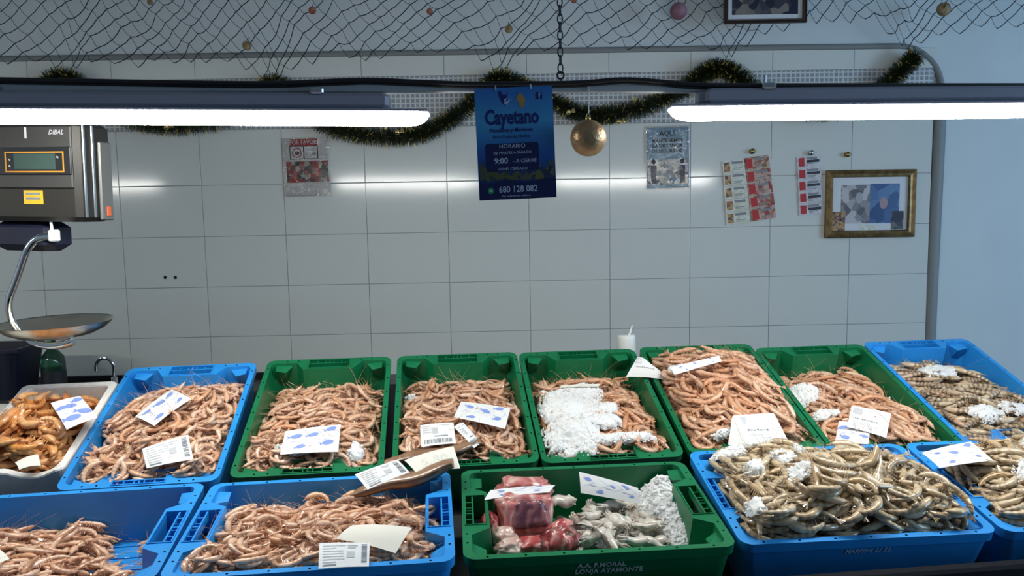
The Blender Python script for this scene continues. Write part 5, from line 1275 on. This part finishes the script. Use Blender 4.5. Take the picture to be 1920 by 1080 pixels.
b = MB(); b.add([(p[0] * 1.03, p[1] * 1.03, zt - .018) for p in q1] + [(p[0] * 1.05, p[1] * 1.05, zt - .016) for p in q1] + [(p[0] * 1.05, p[1] * 1.05, zt) for p in q1] + [(p[0] * .98, p[1] * .98, zt + .001) for p in q1], [(r_ * n + k, r_ * n + (k + 1) % n, (r_ + 1) * n + (k + 1) % n, (r_ + 1) * n + k) for r_ in range(3) for k in range(n)]); b.build('rim', M['navy'], root)

# ------------------------------------------------------------------ hanging scale
SY = 2.15
c = at_y(52, 322, SY); yaw = math.radians(-14)
sx_ = Vector((math.cos(yaw), math.sin(yaw), -.028)).normalized(); sn = ZZ.cross(sx_).normalized(); su = sx_.cross(sn)
S0 = frame(c, sx_, sn, su)                      # x right, y away, z up, origin in the middle of the body's front
root = thing('hanging_scale', 'dark grey electronic hanging scale with a steel weighing pan at the left', 'scale', S0)
ppm = FPX / SY; Wb, Hb = 218 / ppm, 182 / ppm; Db = .13
def X(px): return (px - 52) / ppm
def Zp(py): return (322 - py) / ppm
b = MB(); b.box((-Wb / 2, 0, -Hb / 2), (Wb / 2, Db, Hb / 2), bev=.014); b.build('case', M['scale'], root)
b = MB(); b.box((X(-40), -.006, Zp(352)), (X(152), .001, Zp(240)), bev=.003); b.build('face_panel', M['scale_face'], root)
b = MB(); b.box((X(-8), -.010, Zp(328)), (X(152), -.004, Zp(278)), bev=.002); disp = b.build('display', M['black'], root)
b = MB(); b.box((X(30), -.0115, Zp(318)), (X(120), -.010, Zp(290))); b.build('lcd_screen', M['lcd'], disp)
b = MB()
for q in ((10, 321, 138, 323.5), (10, 286, 138, 288.5), (10, 286, 12.5, 323), (136, 286, 138.5, 323)): b.box((X(q[0]), -.0112, Zp(q[3])), (X(q[2]), -.0098, Zp(q[1])))
b.build('amber_border', M['amber'], disp)
def stext(s, size, px, py, mt, shear=0, par=root, y=-.0125):
    t = text_mesh(s, size, M[mt], par, (0, 0, 0), shear=shear); t.matrix_basis = Matrix.Translation((X(px), y, Zp(py))) @ Matrix.Rotation(PI / 2, 4, 'X'); return t
stext('kg', .008, 126, 296, 'white'); stext('kg', .008, 21, 300, 'white'); stext('lb', .008, 21, 312, 'white')
stext('DIBAL', .018, 122, 252, 'white', .3, y=-.0075); stext('--- --- ---', .012, 80, 336, 'blackprint', y=-.0075)
b = MB(); b.box((X(54), -.0075, Zp(262)), (X(58), -.005, Zp(242))); b.build('button', M['white'], root)
b = MB(); b.box((X(41), -.0016, Zp(381)), (X(83), -.0002, Zp(356))); st = b.build('sticker', M['yellow'], root); st['label'] = 'yellow inspection sticker'
b = MB()
for k in range(2): b.box((X(46), -.0022, Zp(364 + 9 * k)), (X(78), -.0014, Zp(360 + 9 * k)))
b.build('sticker_print', M['ink'], st)
b = MB()
for yy in (.018, .050): b.box((Wb / 2 - .001, yy, -Hb / 2 + .012), (Wb / 2 + .004, yy + .010, Hb / 2 - .008), bev=.002)
b.build('side_trim', M['steel'], root)
b = MB(); b.box((Wb / 2 - .001, .070, -Hb / 2 + .004), (Wb / 2 + .010, .118, Hb / 2 - .05), bev=.004); b.build('side_cover', M['scale_side'], root)
b = MB(); b.box((Wb / 2 + .008, .088, -Hb / 2 + .016), (Wb / 2 + .013, .104, -Hb / 2 + .044), bev=.003); sw = b.build('switch', M['redbtn'], root); sw['label'] = 'orange red switch'
b = MB(); b.box((X(-60), .02, Zp(470)), (X(78), .12, Zp(412)), bev=.02); b.build('load_cell', M['navy'], root)
arm = [(90, 441), (70, 441), (45, 449), (25, 470), (10, 500), (-5, 530), (-22, 565), (-30, 598), (-22, 628), (0, 645), (30, 652), (70, 650), (100, 641)]
pts = smooth_path([Vector((X(x), .02 + .03 * ss(560, 640, y), Zp(y))) for x, y in arm], 5)
b = MB(); b.tube(pts, .012, 10, flat=(1.0, .34), up=(0, 0, 1)) if False else b.tube(pts, .0150, 8, flat=(.8, .5), up=(0, 0, 1)); b.build('pan_arm', M['chrome'], root)
b = MB(); b.box((X(84), .005, Zp(450)), (X(92), .04, Zp(428)), bev=.003); b.tube([(X(84), .02, Zp(412)), (X(86), .02, Zp(434))], .004, 8); b.build('arm_bracket', M['whiteplastic'], root)
pc = S0.inverted() @ at_y(104, 603, 2.22); Rp = 99 / FPX * 2.24
Pm = Matrix.Translation(pc) @ Matrix.Rotation(-.03, 4, 'Y') @ Matrix.Rotation(.02, 4, 'X')
b = MB(); prof = [(0, -.045), (Rp * .35, -.044), (Rp * .62, -.036), (Rp * .82, -.022), (Rp * .94, -.006), (Rp * .985, .001), (Rp, .0)]
b.lathe(prof, 48, M=Pm); b.lathe([(r_, z - .0025) for r_, z in prof[:-1]] + [(Rp, 0)], 48, M=Pm); pan = b.build('pan', M['pan'], root)
b = MB(); b.tube([pc + Vector((-.008, 0, -.047)), pc + Vector((-.018, 0, -.075))], .006, 8); b.build('pan_stem', M['dark_steel'], root)
top = Ci.inverted() if False else None
b = MB(); zc = (2.95 - c.z) / su.z
b.tube([(X(-60), .06, Hb / 2 - .01), (X(-60), .06, zc - .002)], .010, 10); b.build('hanging_rod', M['steel'], root)
